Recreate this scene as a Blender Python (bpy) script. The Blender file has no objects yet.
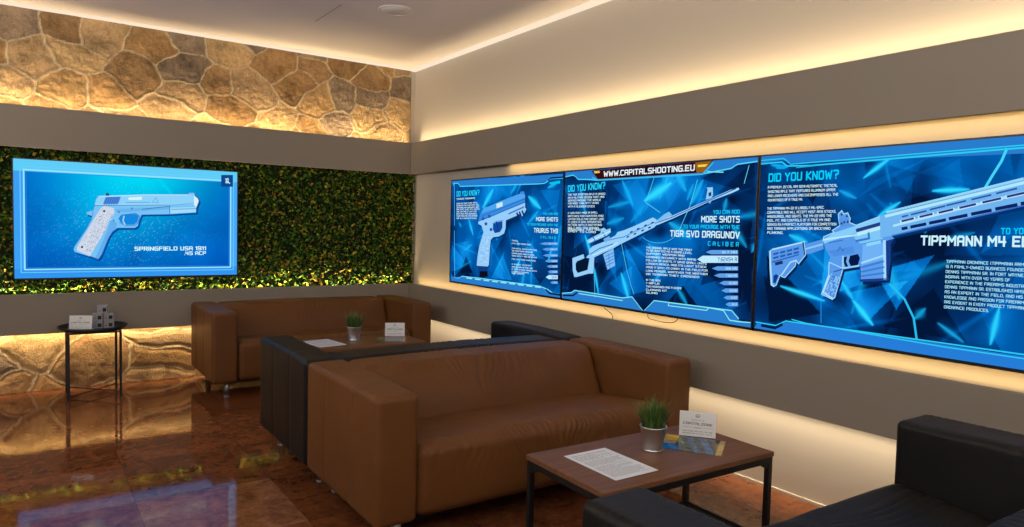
import bpy, math, random
import numpy as np
from mathutils import Matrix, Vector

SC = bpy.context.scene
COL = SC.collection
random.seed(7)

# ------------------------------------------------------------------ camera
CAM = dict(cx=-3.1091, cy=-6.2496, h=1.3404, yaw=0.6087, pit=-0.0529, rol=0.0248, f=696.257)
W_, H_ = 1024, 527


def cam_axes():
    y, p, r = CAM['yaw'], CAM['pit'], CAM['rol']
    F = np.array([math.sin(y) * math.cos(p), math.cos(y) * math.cos(p), math.sin(p)])
    R0 = np.array([math.cos(y), -math.sin(y), 0.0])
    U0 = np.cross(R0, F)
    R = math.cos(r) * R0 + math.sin(r) * U0
    U = -math.sin(r) * R0 + math.cos(r) * U0
    return F, R, U


F_, R_, U_ = cam_axes()
O_ = np.array([CAM['cx'], CAM['cy'], CAM['h']])
cd = bpy.data.cameras.new('camera')
cam = bpy.data.objects.new('camera', cd)
COL.objects.link(cam)
cam.matrix_world = Matrix(((R_[0], U_[0], -F_[0], O_[0]), (R_[1], U_[1], -F_[1], O_[1]),
                           (R_[2], U_[2], -F_[2], O_[2]), (0, 0, 0, 1)))
cd.sensor_fit = 'HORIZONTAL'
cd.sensor_width = 36.0
cd.lens = CAM['f'] / W_ * 36.0
cd.clip_start = 0.02
SC.camera = cam


def hit(u, v, ax, val):
    d = F_ + R_ * (u - W_ / 2) / CAM['f'] - U_ * (v - H_ / 2) / CAM['f']
    return O_ + d * ((val - O_[ax]) / d[ax])


# ------------------------------------------------------------------ world, exposure
wd = bpy.data.worlds.new('world')
SC.world = wd
wd.use_nodes = True
bg = wd.node_tree.nodes['Background']
bg.inputs[0].default_value = (0.92, 0.96, 1.0, 1)
bg.inputs[1].default_value = 0.06
SC.view_settings.view_transform = 'Standard'
SC.view_settings.look = 'None'
SC.view_settings.gamma = 1.0
SC.view_settings.exposure = 0.0
SC.view_settings.use_curve_mapping = False
SC.cycles.use_denoising = True
SC.cycles.max_bounces = 8
SC.cycles.diffuse_bounces = 4
SC.cycles.sample_clamp_indirect = 4.0

# heights and planes of the room (metres; the corner of the boxed bands is the origin)
ZC = 2.856
B1B, B1T = 1.8315, 2.1376     # upper boxed band
B2B, B2T = 0.4497, 0.7521     # lower boxed band
WB, WR = 0.104, 0.09          # recessed wall planes behind the bands
XL, YN = -6.2, -8.2           # how far the walls run
PT = 0.022                     # band board thickness

WARM = (1.0, 0.74, 0.42)


def strip_light(name, loc, length, axis, up, power, tilt=0.0, spread=110, col=WARM, width=0.03):
    """LED strip in the slot behind a band, or an added fill strip: a long thin area lamp facing up or down, tilted towards the wall"""
    l = bpy.data.lights.new(name, 'AREA')
    l.shape = 'RECTANGLE'
    l.size = length
    l.size_y = width
    l.energy = power * length
    l.color = col
    l.spread = math.radians(spread)
    o = bpy.data.objects.new(name, l)
    COL.objects.link(o)
    o.location = loc
    t = math.radians(tilt)
    s_ = 1 if up else -1
    nrm = Vector((0, math.sin(t), s_ * math.cos(t))) if axis == 'x' else Vector((math.sin(t), 0, s_ * math.cos(t)))
    xa = Vector((1, 0, 0)) if axis == 'x' else Vector((0, 1, 0))
    za = -nrm
    ya = za.cross(xa)
    o.matrix_world = Matrix(((xa.x, ya.x, za.x, loc[0]), (xa.y, ya.y, za.y, loc[1]), (xa.z, ya.z, za.z, loc[2]), (0, 0, 0, 1)))
    return o


LXL = 4.6   # strip lengths
strip_light('light_strip_stone_top', (-LXL / 2, 0.045, B1T - 0.03), LXL, 'x', True, 2.3, 13, 80)
strip_light('light_strip_hedge', (-LXL / 2, 0.036, B2T - 0.03), LXL, 'x', True, 4.2, 3, 70)
strip_light('light_strip_stone_low', (-LXL / 2, 0.045, B2B + 0.03), LXL, 'x', False, 2.6, 18, 95)
strip_light('light_strip_wall_top', (0.045, -3.6, B1T - 0.03), 7.1, 'y', True, 1.7, 10, 80)
strip_light('light_strip_screens_top', (0.045, -4.6, B1B + 0.03), 6.0, 'y', False, 1.25, 5, 130, (1.0, .65, .25))
strip_light('light_strip_screens_low', (0.045, -3.6, B2T - 0.03), 7.1, 'y', True, 1.25, 5, 130, (1.0, .65, .25))
strip_light('light_strip_wall_low', (0.045, -3.6, B2B + 0.03), 7.1, 'y', False, 1.75, 3, 75, (1.0, .80, .54))

# added fill strips, unseen on the two sides out of frame, brightening the ceiling
COOL = (1.0, .93, .86)
strip_light('fill_strip_far_side', (XL + .3, -3.9, 2.10), 8.0, 'y', True, 25.0, 30, 180, COOL, .10)
strip_light('fill_strip_rear', (-3.2, YN + .3, 2.10), 6.0, 'x', True, 25.0, 30, 180, COOL, .10)


# ------------------------------------------------------------------ helpers
def lin(c):
    return tuple(((x / 255) / 12.92 if x / 255 <= .04045 else ((x / 255 + .055) / 1.055) ** 2.4) for x in c)


def mat(name, col=(.5, .5, .5), rough=.5, metal=0.0, spec=.5, ior=None):
    m = bpy.data.materials.new(name)
    m.use_nodes = True
    b = m.node_tree.nodes['Principled BSDF']
    b.inputs['Base Color'].default_value = (*col, 1)
    b.inputs['Roughness'].default_value = rough
    b.inputs['Metallic'].default_value = metal
    b.inputs['Specular IOR Level'].default_value = spec
    if ior:
        b.inputs['IOR'].default_value = ior
    return m


def N(m, t, **kw):
    n = m.node_tree.nodes.new(t)
    for k, v in kw.items():
        if k in n.inputs:
            n.inputs[k].default_value = v
        else:
            setattr(n, k, v)
    return n


def LK(m, a, b):
    m.node_tree.links.new(a, b)


def bsdf(m):
    return m.node_tree.nodes['Principled BSDF']


def ramp(m, stops):
    r = N(m, 'ShaderNodeValToRGB')
    e = r.color_ramp.elements
    while len(e) < len(stops):
        e.new(.5)
    for i, (p, c) in enumerate(stops):
        e[i].position = p
        e[i].color = (*c, 1)
    return r


def bump(m, src, strength, dist):
    b = N(m, 'ShaderNodeBump')
    b.inputs['Strength'].default_value = strength
    b.inputs['Distance'].default_value = dist
    LK(m, src, b.inputs['Height'])
    LK(m, b.outputs['Normal'], bsdf(m).inputs['Normal'])
    return b


def emis(name, col, s=1.0):
    m = bpy.data.materials.new(name)
    m.use_nodes = True
    nt = m.node_tree
    nt.nodes.remove(nt.nodes['Principled BSDF'])
    e = nt.nodes.new('ShaderNodeEmission')
    e.inputs[0].default_value = (*col, 1)
    e.inputs[1].default_value = s
    nt.links.new(e.outputs[0], nt.nodes['Material Output'].inputs[0])
    return m


def link_mesh(name, verts, faces, m=None, parent=None, smooth=False, colors=None):
    me = bpy.data.meshes.new(name)
    me.from_pydata([tuple(map(float, v)) for v in verts], [], [tuple(map(int, f)) for f in faces])
    if smooth:
        me.polygons.foreach_set('use_smooth', [True] * len(me.polygons))
    if colors is not None:
        a = me.attributes.new('tint', 'FLOAT_COLOR', 'POINT')
        c = np.ones((len(verts), 4), np.float32)
        c[:, :3] = colors
        a.data.foreach_set('color', c.ravel())
    me.update()
    if m is not None:
        for mm in (m if isinstance(m, (list, tuple)) else [m]):
            me.materials.append(mm)
    o = bpy.data.objects.new(name, me)
    COL.objects.link(o)
    if parent is not None:
        o.parent = parent
    return o


class MB:
    """collects shapes into one mesh"""

    def __init__(s):
        s.v, s.f = [], []

    def add(s, v, f, M=None):
        b = len(s.v)
        for p in v:
            s.v.append(tuple(M @ Vector(p)) if M is not None else tuple(p))
        s.f += [tuple(i + b for i in q) for q in f]
        return s

    def box(s, a, b, M=None, ch=0.0):
        """box from corner a to corner b, its edges bevelled by ch"""
        (x0, y0, z0), (x1, y1, z1) = a, b
        if ch <= 0:
            v = [(x, y, z) for z in (z0, z1) for y in (y0, y1) for x in (x0, x1)]
            return s.add(v, [(0, 2, 3, 1), (4, 5, 7, 6), (0, 1, 5, 4), (2, 6, 7, 3), (0, 4, 6, 2), (1, 3, 7, 5)], M)
        v, f = rbox((x0, y0, z0), (x1, y1, z1), ch, (1, 1, 1), rs=1)
        return s.add(v, f, M)

    def tube(s, p, q, r, n=10, r2=None, cap=True):
        p, q = Vector(p), Vector(q)
        d = (q - p).normalized()
        a = d.orthogonal().normalized()
        b = d.cross(a)
        r2 = r if r2 is None else r2
        v = [p + (a * math.cos(t) + b * math.sin(t)) * r for t in [2 * math.pi * i / n for i in range(n)]]
        v += [q + (a * math.cos(t) + b * math.sin(t)) * r2 for t in [2 * math.pi * i / n for i in range(n)]]
        f = [(i, (i + 1) % n, n + (i + 1) % n, n + i) for i in range(n)]
        if cap:
            f += [tuple(range(n - 1, -1, -1)), tuple(range(n, 2 * n))]
        return s.add(v, f)

    def path(s, pts, r, n=8):
        for a, b in zip(pts[:-1], pts[1:]):
            s.tube(a, b, r, n)
        return s

    def lathe(s, prof, n=32, c=(0, 0, 0)):
        v, f = [], []
        for (r, z) in prof:
            for i in range(n):
                t = 2 * math.pi * i / n
                v.append((c[0] + r * math.cos(t), c[1] + r * math.sin(t), c[2] + z))
        for k in range(len(prof) - 1):
            for i in range(n):
                j = (i + 1) % n
                f.append((k * n + i, k * n + j, (k + 1) * n + j, (k + 1) * n + i))
        return s.add(v, f)

    def build(s, name, m=None, parent=None, smooth=False, colors=None):
        return link_mesh(name, s.v, s.f, m, parent, smooth, colors)


def rbox(a, b, r, seg, rs=4, fn=None):
    """rounded box as one welded surface. seg = divisions of the flat part per axis, rs = rings in the rounding"""
    a, b = np.array(a, float), np.array(b, float)
    ax = []
    for k in range(3):
        rr = min(r, (b[k] - a[k]) * .499)
        t = np.linspace(0, 1, rs + 1)
        e = rr * (1 - np.cos(t * math.pi / 4) / math.cos(math.pi / 4) * 0 - 0) * t
        left = a[k] + rr * t
        right = b[k] - rr * t[::-1]
        mid = np.linspace(a[k] + rr, b[k] - rr, seg[k] + 1)[1:-1]
        ax.append(np.concatenate([left, mid, right]))
    nx, ny, nz = (len(q) for q in ax)
    idx, V, Fc = {}, [], []

    def vid(i, j, k):
        key = (i, j, k)
        if key not in idx:
            idx[key] = len(V)
            V.append((ax[0][i], ax[1][j], ax[2][k]))
        return idx[key]

    for i in range(nx - 1):
        for j in range(ny - 1):
            Fc.append((vid(i, j, 0), vid(i, j + 1, 0), vid(i + 1, j + 1, 0), vid(i + 1, j, 0)))
            Fc.append((vid(i, j, nz - 1), vid(i + 1, j, nz - 1), vid(i + 1, j + 1, nz - 1), vid(i, j + 1, nz - 1)))
    for i in range(nx - 1):
        for k in range(nz - 1):
            Fc.append((vid(i, 0, k), vid(i + 1, 0, k), vid(i + 1, 0, k + 1), vid(i, 0, k + 1)))
            Fc.append((vid(i, ny - 1, k), vid(i, ny - 1, k + 1), vid(i + 1, ny - 1, k + 1), vid(i + 1, ny - 1, k)))
    for j in range(ny - 1):
        for k in range(nz - 1):
            Fc.append((vid(0, j, k), vid(0, j, k + 1), vid(0, j + 1, k + 1), vid(0, j + 1, k)))
            Fc.append((vid(nx - 1, j, k), vid(nx - 1, j + 1, k), vid(nx - 1, j + 1, k + 1), vid(nx - 1, j, k + 1)))
    P = np.array(V)
    rr = np.minimum(r, (b - a) * .499)
    Q = np.clip(P, a + rr, b - rr)
    D = (P - Q) / rr
    L = np.linalg.norm(D, axis=1, keepdims=True)
    L[L < 1e-9] = 1
    Nn = D / L
    P = Q + Nn * rr
    if fn is not None:
        P = fn(P, Nn)
    return P, Fc


def vnoise(x, y, seed=0):
    """smooth value noise on numpy arrays, 0..1"""
    def h(i, j):
        n = np.sin(i * 127.1 + j * 311.7 + seed * 74.7) * 43758.5453
        return n - np.floor(n)
    xi, yi = np.floor(x), np.floor(y)
    fx, fy = x - xi, y - yi
    fx, fy = fx * fx * (3 - 2 * fx), fy * fy * (3 - 2 * fy)
    return (h(xi, yi) * (1 - fx) + h(xi + 1, yi) * fx) * (1 - fy) + (h(xi, yi + 1) * (1 - fx) + h(xi + 1, yi + 1) * fx) * fy


def fbm(x, y, seed=0, o=4):
    s, a, t = 0, .5, 0
    for k in range(o):
        s = s + a * vnoise(x * 2 ** k, y * 2 ** k, seed + k * 13)
        t += a
        a *= .55
    return s / t


def sstep(x, a, b):
    t = np.clip((x - a) / (b - a), 0, 1)
    return t * t * (3 - 2 * t)


def empty(name, loc, rz=0.0, label=None, cat=None, group=None):
    o = bpy.data.objects.new(name, None)
    o.empty_display_size = .1
    COL.objects.link(o)
    o.location = loc
    o.rotation_euler = (0, 0, rz)
    tag(o, label, cat, group)
    return o


def tag(o, label=None, cat=None, group=None, kind=None):
    if label:
        o['label'] = label
    if cat:
        o['category'] = cat
    if group:
        o['group'] = group
    if kind:
        o['kind'] = kind
    return o


def struct(o, label=None, cat=None):
    return tag(o, label, cat, None, 'structure')


# ------------------------------------------------------------------ materials
def paint(name, col, scale=60, st=.12):
    m = mat(name, col, .75, spec=.25)
    n = N(m, 'ShaderNodeTexNoise', Scale=scale, Detail=6.0)
    tc = N(m, 'ShaderNodeTexCoord')
    LK(m, tc.outputs['Object'], n.inputs['Vector'])
    bump(m, n.outputs['Fac'], st, .004)
    return m


M_WALL = paint('wall_paint', (.54, .485, .40))
M_BAND = paint('band_paint', (.262, .230, .190), 90, .05)
M_CEIL = paint('ceiling_paint', (.88, .82, .77), 40, .03)
M_LED = emis('strip_diffuser', (1.0, .80, .60), 1.0)
M_BLACK = mat('black_metal', (.008, .008, .009), .45)
M_DARKMETAL = mat('dark_steel', (.02, .02, .02), .4, .6)
M_STEEL = mat('brushed_steel', (.35, .36, .38), .32, 1.0)
M_PAPER = mat('paper', (.74, .82, .92), .7)
M_INK = mat('ink', (.10, .11, .13), .7)
M_INKP = mat('print_grey', (.30, .32, .36), .7)
M_PLASTIC = mat('black_plastic', (.006, .006, .008), .35)


def stone_mat():
    m = mat('stone', (.4, .3, .2), .9, spec=.2)
    at = N(m, 'ShaderNodeAttribute', attribute_name='tint')
    tc = N(m, 'ShaderNodeTexCoord')
    n1 = N(m, 'ShaderNodeTexNoise', Scale=9.0, Detail=8.0, Roughness=.7)
    n2 = N(m, 'ShaderNodeTexNoise', Scale=70.0, Detail=6.0, Roughness=.75)
    for n in (n1, n2):
        LK(m, tc.outputs['Object'], n.inputs['Vector'])
    r1 = ramp(m, [(.3, (.55, .48, .38)), (.5, (1, .95, .85)), (.72, (1.2, 1.05, .82))])
    LK(m, n1.outputs['Fac'], r1.inputs[0])
    r2 = ramp(m, [(.3, (.6, .55, .5)), (.6, (1.05, 1.05, 1.05))])
    LK(m, n2.outputs['Fac'], r2.inputs[0])
    a = N(m, 'ShaderNodeMix', data_type='RGBA', blend_type='MULTIPLY')
    a.inputs[0].default_value = 1
    LK(m, at.outputs['Color'], a.inputs[6])
    LK(m, r1.outputs[0], a.inputs[7])
    b = N(m, 'ShaderNodeMix', data_type='RGBA', blend_type='MULTIPLY')
    b.inputs[0].default_value = .7
    LK(m, a.outputs[2], b.inputs[6])
    LK(m, r2.outputs[0], b.inputs[7])
    LK(m, b.outputs[2], bsdf(m).inputs['Base Color'])
    bump(m, n2.outputs['Fac'], .8, .014)
    return m


def marble_mat():
    m = mat('red_marble', (.3, .15, .09), .06, spec=.5, ior=1.37)
    tc = N(m, 'ShaderNodeTexCoord')
    mp = N(m, 'ShaderNodeMapping')
    mp.inputs['Scale'].default_value = (1 / .62, 1 / .62, 1)
    mp.inputs['Location'].default_value = (.36, .22, 0)
    LK(m, tc.outputs['Object'], mp.inputs['Vector'])
    # one tone per square slab
    fl = N(m, 'ShaderNodeVectorMath', operation='FLOOR')
    LK(m, mp.outputs[0], fl.inputs[0])
    wn = N(m, 'ShaderNodeTexWhiteNoise', noise_dimensions='2D')
    LK(m, fl.outputs[0], wn.inputs['Vector'])
    n1 = N(m, 'ShaderNodeTexNoise', Scale=5.0, Detail=9.0, Roughness=.72, Distortion=1.2)
    n2 = N(m, 'ShaderNodeTexNoise', Scale=26.0, Detail=8.0, Roughness=.7, Distortion=.6)
    sh = N(m, 'ShaderNodeVectorMath', operation='MULTIPLY_ADD')
    LK(m, wn.outputs['Color'], sh.inputs[0])
    sh.inputs[1].default_value = (9, 9, 9)
    LK(m, tc.outputs['Object'], sh.inputs[2])
    for n in (n1, n2):
        LK(m, sh.outputs[0], n.inputs['Vector'])
    r = ramp(m, [(.30, (.05, .015, .007)), (.45, (.14, .045, .017)), (.58, (.22, .078, .030)), (.75, (.33, .15, .07))])
    ad = N(m, 'ShaderNodeMath', operation='MULTIPLY_ADD')
    LK(m, n2.outputs['Fac'], ad.inputs[0])
    ad.inputs[1].default_value = .45
    mu = N(m, 'ShaderNodeMath', operation='MULTIPLY')
    LK(m, n1.outputs['Fac'], mu.inputs[0])
    mu.inputs[1].default_value = .55
    LK(m, mu.outputs[0], ad.inputs[2])
    LK(m, ad.outputs[0], r.inputs[0])
    tone = ramp(m, [(0, (.72, .70, .68)), (.93, (1.08, 1.08, 1.08)), (.95, (1.35, 1.7, 1.9)), (1, (1.35, 1.7, 1.9))])
    LK(m, wn.outputs['Value'], tone.inputs[0])
    mx = N(m, 'ShaderNodeMix', data_type='RGBA', blend_type='MULTIPLY')
    mx.inputs[0].default_value = 1
    LK(m, r.outputs[0], mx.inputs[6])
    LK(m, tone.outputs[0], mx.inputs[7])
    # joints
    fr = N(m, 'ShaderNodeVectorMath', operation='FRACTION')
    LK(m, mp.outputs[0], fr.inputs[0])
    sx = N(m, 'ShaderNodeSeparateXYZ')
    LK(m, fr.outputs[0], sx.inputs[0])
    mins = []
    for k in (0, 1):
        om = N(m, 'ShaderNodeMath', operation='SUBTRACT')
        om.inputs[0].default_value = 1
        LK(m, sx.outputs[k], om.inputs[1])
        mn = N(m, 'ShaderNodeMath', operation='MINIMUM')
        LK(m, sx.outputs[k], mn.inputs[0])
        LK(m, om.outputs[0], mn.inputs[1])
        mins.append(mn)
    mn = N(m, 'ShaderNodeMath', operation='MINIMUM')
    LK(m, mins[0].outputs[0], mn.inputs[0])
    LK(m, mins[1].outputs[0], mn.inputs[1])
    jr = ramp(m, [(.002, (.45, .4, .38)), (.004, (1, 1, 1))])
    LK(m, mn.outputs[0], jr.inputs[0])
    mj = N(m, 'ShaderNodeMix', data_type='RGBA', blend_type='MULTIPLY')
    mj.inputs[0].default_value = 1
    LK(m, mx.outputs[2], mj.inputs[6])
    LK(m, jr.outputs[0], mj.inputs[7])
    LK(m, mj.outputs[2], bsdf(m).inputs['Base Color'])
    rr = ramp(m, [(.3, (.03, .03, .03)), (.8, (.10, .10, .10))])
    LK(m, n2.outputs['Fac'], rr.inputs[0])
    LK(m, rr.outputs[0], bsdf(m).inputs['Roughness'])
    return m


def leather(name, col, col2, rough, spec):
    m = mat(name, col, rough, spec=spec)
    tc = N(m, 'ShaderNodeTexCoord')
    n = N(m, 'ShaderNodeTexNoise', Scale=3.5, Detail=5.0)
    LK(m, tc.outputs['Object'], n.inputs['Vector'])
    r = ramp(m, [(.3, col2), (.7, col)])
    LK(m, n.outputs['Fac'], r.inputs[0])
    LK(m, r.outputs[0], bsdf(m).inputs['Base Color'])
    v = N(m, 'ShaderNodeTexVoronoi', Scale=420.0)
    LK(m, tc.outputs['Object'], v.inputs['Vector'])
    n2 = N(m, 'ShaderNodeTexNoise', Scale=14.0, Detail=4.0)
    LK(m, tc.outputs['Object'], n2.inputs['Vector'])
    ad = N(m, 'ShaderNodeMath', operation='MULTIPLY_ADD')
    LK(m, v.outputs['Distance'], ad.inputs[0])
    ad.inputs[1].default_value = .06
    LK(m, n2.outputs['Fac'], ad.inputs[2])
    bump(m, ad.outputs[0], .35, .006)
    return m


def wood_mat():
    m = mat('walnut_board', (.2, .1, .06), .42, spec=.2)
    tc = N(m, 'ShaderNodeTexCoord')
    mp = N(m, 'ShaderNodeMapping')
    mp.inputs['Scale'].default_value = (1.2, 14, 14)
    LK(m, tc.outputs['Object'], mp.inputs['Vector'])
    n = N(m, 'ShaderNodeTexNoise', Scale=3.0, Detail=8.0, Roughness=.65, Distortion=.8)
    LK(m, mp.outputs[0], n.inputs['Vector'])
    r = ramp(m, [(.25, (.115, .049, .022)), (.5, (.165, .075, .035)), (.75, (.21, .10, .05))])
    LK(m, n.outputs['Fac'], r.inputs[0])
    LK(m, r.outputs[0], bsdf(m).inputs['Base Color'])
    bump(m, n.outputs['Fac'], .1, .002)
    return m


def tint_mat(name, rough=.6, trans=0.0, spec=.4):
    m = mat(name, (.5, .5, .5), rough, spec=spec)
    at = N(m, 'ShaderNodeAttribute', attribute_name='tint')
    LK(m, at.outputs['Color'], bsdf(m).inputs['Base Color'])
    return m


def tint_emis(name, s=1.0):
    m = emis(name, (1, 1, 1), s)
    at = N(m, 'ShaderNodeAttribute', attribute_name='tint')
    e = [n for n in m.node_tree.nodes if n.type == 'EMISSION'][0]
    LK(m, at.outputs['Color'], e.inputs[0])
    return m


M_STONE = stone_mat()
M_MARBLE = marble_mat()
M_TAN = leather('cognac_leather', (.150, .060, .0175), (.125, .048, .0135), .5, .24)
M_BLK = leather('black_leather', (.0085, .0085, .0095), (.006, .006, .007), .5, .26)
M_WOOD = wood_mat()
M_LEAF = tint_mat('hedge_leaf', .6, spec=.15)
M_BLADE = tint_mat('grass_blade', .5)
M_SCREEN = tint_emis('screen_picture', 1.0)
M_GLOSS = tint_mat('glossy_reflection_tint', .05, spec=.6)
M_POT = mat('galvanised_metal', (.60, .62, .64), .30, .95)
M_SOIL = mat('dark_base', (.01, .012, .006), .9)
M_BOX = mat('grey_card', (.30, .29, .31), .6)
M_BOXD = mat('box_window', (.01, .01, .012), .3)
M_ACRYL = mat('card_white', (.74, .76, .78), .5)

# ------------------------------------------------------------------ room shell
b = MB().box((XL, YN, -.08), (WR + .12, WB + .12, 0))
struct(b.build('floor', M_MARBLE))
b = MB().box((XL, WB, 0), (WR + .12, WB + .12, 3.1))
struct(b.build('wall_back', M_WALL))
b = MB().box((WR, YN, 0), (WR + .12, WB, 3.1))
struct(b.build('wall_right', M_WALL))
b = MB().box((XL, YN, ZC + .004), (-.002, -.002, ZC + .10))
b.box((XL, YN, ZC + .10), (WR, WB, ZC + .16))
struct(b.build('ceiling', M_CEIL))


def band_back(z0, z1, name):
    b = MB()
    b.box((XL, 0, z0), (0, PT, z1), ch=.003)
    b.box((XL, PT, z0 + .07), (0, WB, z1 - .07))
    return struct(b.build(name, M_BAND))


def band_right(z0, z1, name):
    b = MB()
    b.box((0, YN, z0), (PT, PT, z1), ch=.003)
    b.box((PT, YN, z0 + .07), (WR, PT, z1 - .07))
    return struct(b.build(name, M_BAND))


band_back(B1B, B1T, 'trim_1')
band_right(B1B, B1T, 'trim_2')
band_back(B2B, B2T, 'trim_3')
band_right(B2B, B2T, 'trim_4')
b = MB().box((WR - .012, YN, 0), (WR, WB - .02, .014))  # added thin strip standing in for the LED bounce line at the wall foot
struct(b.build('bounce_strip_right', M_WALL))

# luminous slots along the ceiling edge
b = MB().box((XL, 0.0, ZC), (WR, WB, ZC + .02))
tag(b.build('led_strip_light', M_LED), 'white glowing light strip along the ceiling edge above the stone wall', 'light strip')
b = MB().box((0.0, YN, ZC), (WR, 0.0, ZC + .02))
tag(b.build('led_strip_light', M_LED), 'white glowing light strip along the ceiling edge above the plain plaster wall', 'light strip')

# seam of a flush ceiling hatch
b = MB().box((-1.300, -1.49, ZC + .002), (-1.294, -.958, ZC + .0045))
struct(b.build('trim_5', mat('seam_shadow_gap', (.42, .38, .35), .8)))


def stone_panel(name, x0, x1, z0, z1, seed, cw, chh, thick, step, relief):
    nx, nz = int((x1 - x0) / step) + 1, int((z1 - z0) / step) + 1
    X, Z = np.meshgrid(np.linspace(x0, x1, nx), np.linspace(z0, z1, nz))
    wx = X + (fbm(X * 3, Z * 3, seed) - .5) * .16
    wz = Z + (fbm(X * 3 + 40, Z * 3, seed + 5) - .5) * .13
    rng = np.random.RandomState(seed)
    pts = []
    ny_, nx_ = int((z1 - z0) / chh) + 3, int((x1 - x0) / cw) + 3
    for j in range(-1, ny_):
        for i in range(-1, nx_):
            pts.append((x0 + (i + .5 * (j % 2) + rng.uniform(-.45, .45)) * cw, z0 + (j + rng.uniform(-.45, .45)) * chh))
    pts = np.array(pts)
    asp = cw / chh
    D = np.full((2,) + X.shape, 9.0)
    I = np.zeros(X.shape, int)
    I2 = np.zeros(X.shape, int)
    for k, (px, pz) in enumerate(pts):
        d = np.sqrt(((wx - px) / asp ** .5) ** 2 + ((wz - pz) * asp ** .5) ** 2)
        c1 = d < D[0]
        c2 = (~c1) & (d < D[1])
        D[1] = np.where(c1, D[0], np.where(c2, d, D[1]))
        I2 = np.where(c1, I, np.where(c2, k, I2))
        D[0] = np.where(c1, d, D[0])
        I = np.where(c1, k, I)
    gx = pts[I] - pts[I2]
    gl = np.hypot(gx[..., 0] / asp ** .5, gx[..., 1] * asp ** .5) + 1e-6
    e = (D[1] ** 2 - D[0] ** 2) / (2 * gl)       # distance to the joint
    mort = 1 - sstep(e + (fbm(X * 30, Z * 30, 3) - .5) * .007, .0035, .0085)
    rough = .5 * (fbm(X * 11, Z * 11, seed + 9, 4) - .5) + .55 * (fbm(X * 38, Z * 38, seed + 19, 4) - .5)
    tilt = rng.uniform(-1, 1, (len(pts), 2))
    loc = (X - pts[I][..., 0]) * tilt[I][..., 0] + (Z - pts[I][..., 1]) * tilt[I][..., 1]
    h = sstep(e, .006, .05) * thick + (rough * relief + loc * .018) * sstep(e, .004, .03) + .012 + mort * .005
    h = np.clip(h, .004, .06)
    base = np.array([(.50, .34, .17), (.42, .27, .13), (.54, .39, .21), (.46, .33, .19), (.30, .235, .175), (.38, .25, .13)])
    pick = rng.randint(0, len(base), len(pts))
    c = base[pick][I] * (rng.uniform(.85, 1.15, len(pts))[I])[..., None]
    c = c * (1 + (fbm(X * 6, Z * 6, 77)[..., None] - .5) * .8)
    mc = np.array([.66, .57, .40])
    c = c * (1 - mort[..., None]) + mc * mort[..., None]
    V = np.stack([X, WB - h, Z], -1).reshape(-1, 3)
    C = c.reshape(-1, 3)
    Fc = []
    for j in range(nz - 1):
        r0 = j * nx
        for i in range(nx - 1):
            Fc.append((r0 + i, r0 + i + 1, r0 + nx + i + 1, r0 + nx + i))
    # skirt back to the wall
    edge = list(range(nx)) + [k * nx + nx - 1 for k in range(1, nz)] + [(nz - 1) * nx + i for i in range(nx - 2, -1, -1)] + [k * nx for k in range(nz - 2, 0, -1)]
    base_i = len(V)
    sk = V[edge].copy()
    sk[:, 1] = WB - .0005
    V = np.concatenate([V, sk])
    C = np.concatenate([C, C[edge]])
    n = len(edge)
    for i in range(n):
        j = (i + 1) % n
        Fc.append((edge[j], edge[i], base_i + i, base_i + j))
    return struct(link_mesh(name, V, Fc, M_STONE, None, True, np.clip(C, 0, 1)))


stone_panel('wall_back_stone_upper', -4.6, WR - .055, B1B + .22, ZC - .001, 21, .31, .24, .003, .009, .024)
stone_panel('wall_back_stone_lower', -4.6, WR - .03, 0.0, B2B + .06, 34, .40, .28, .010, .009, .012)


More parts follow.
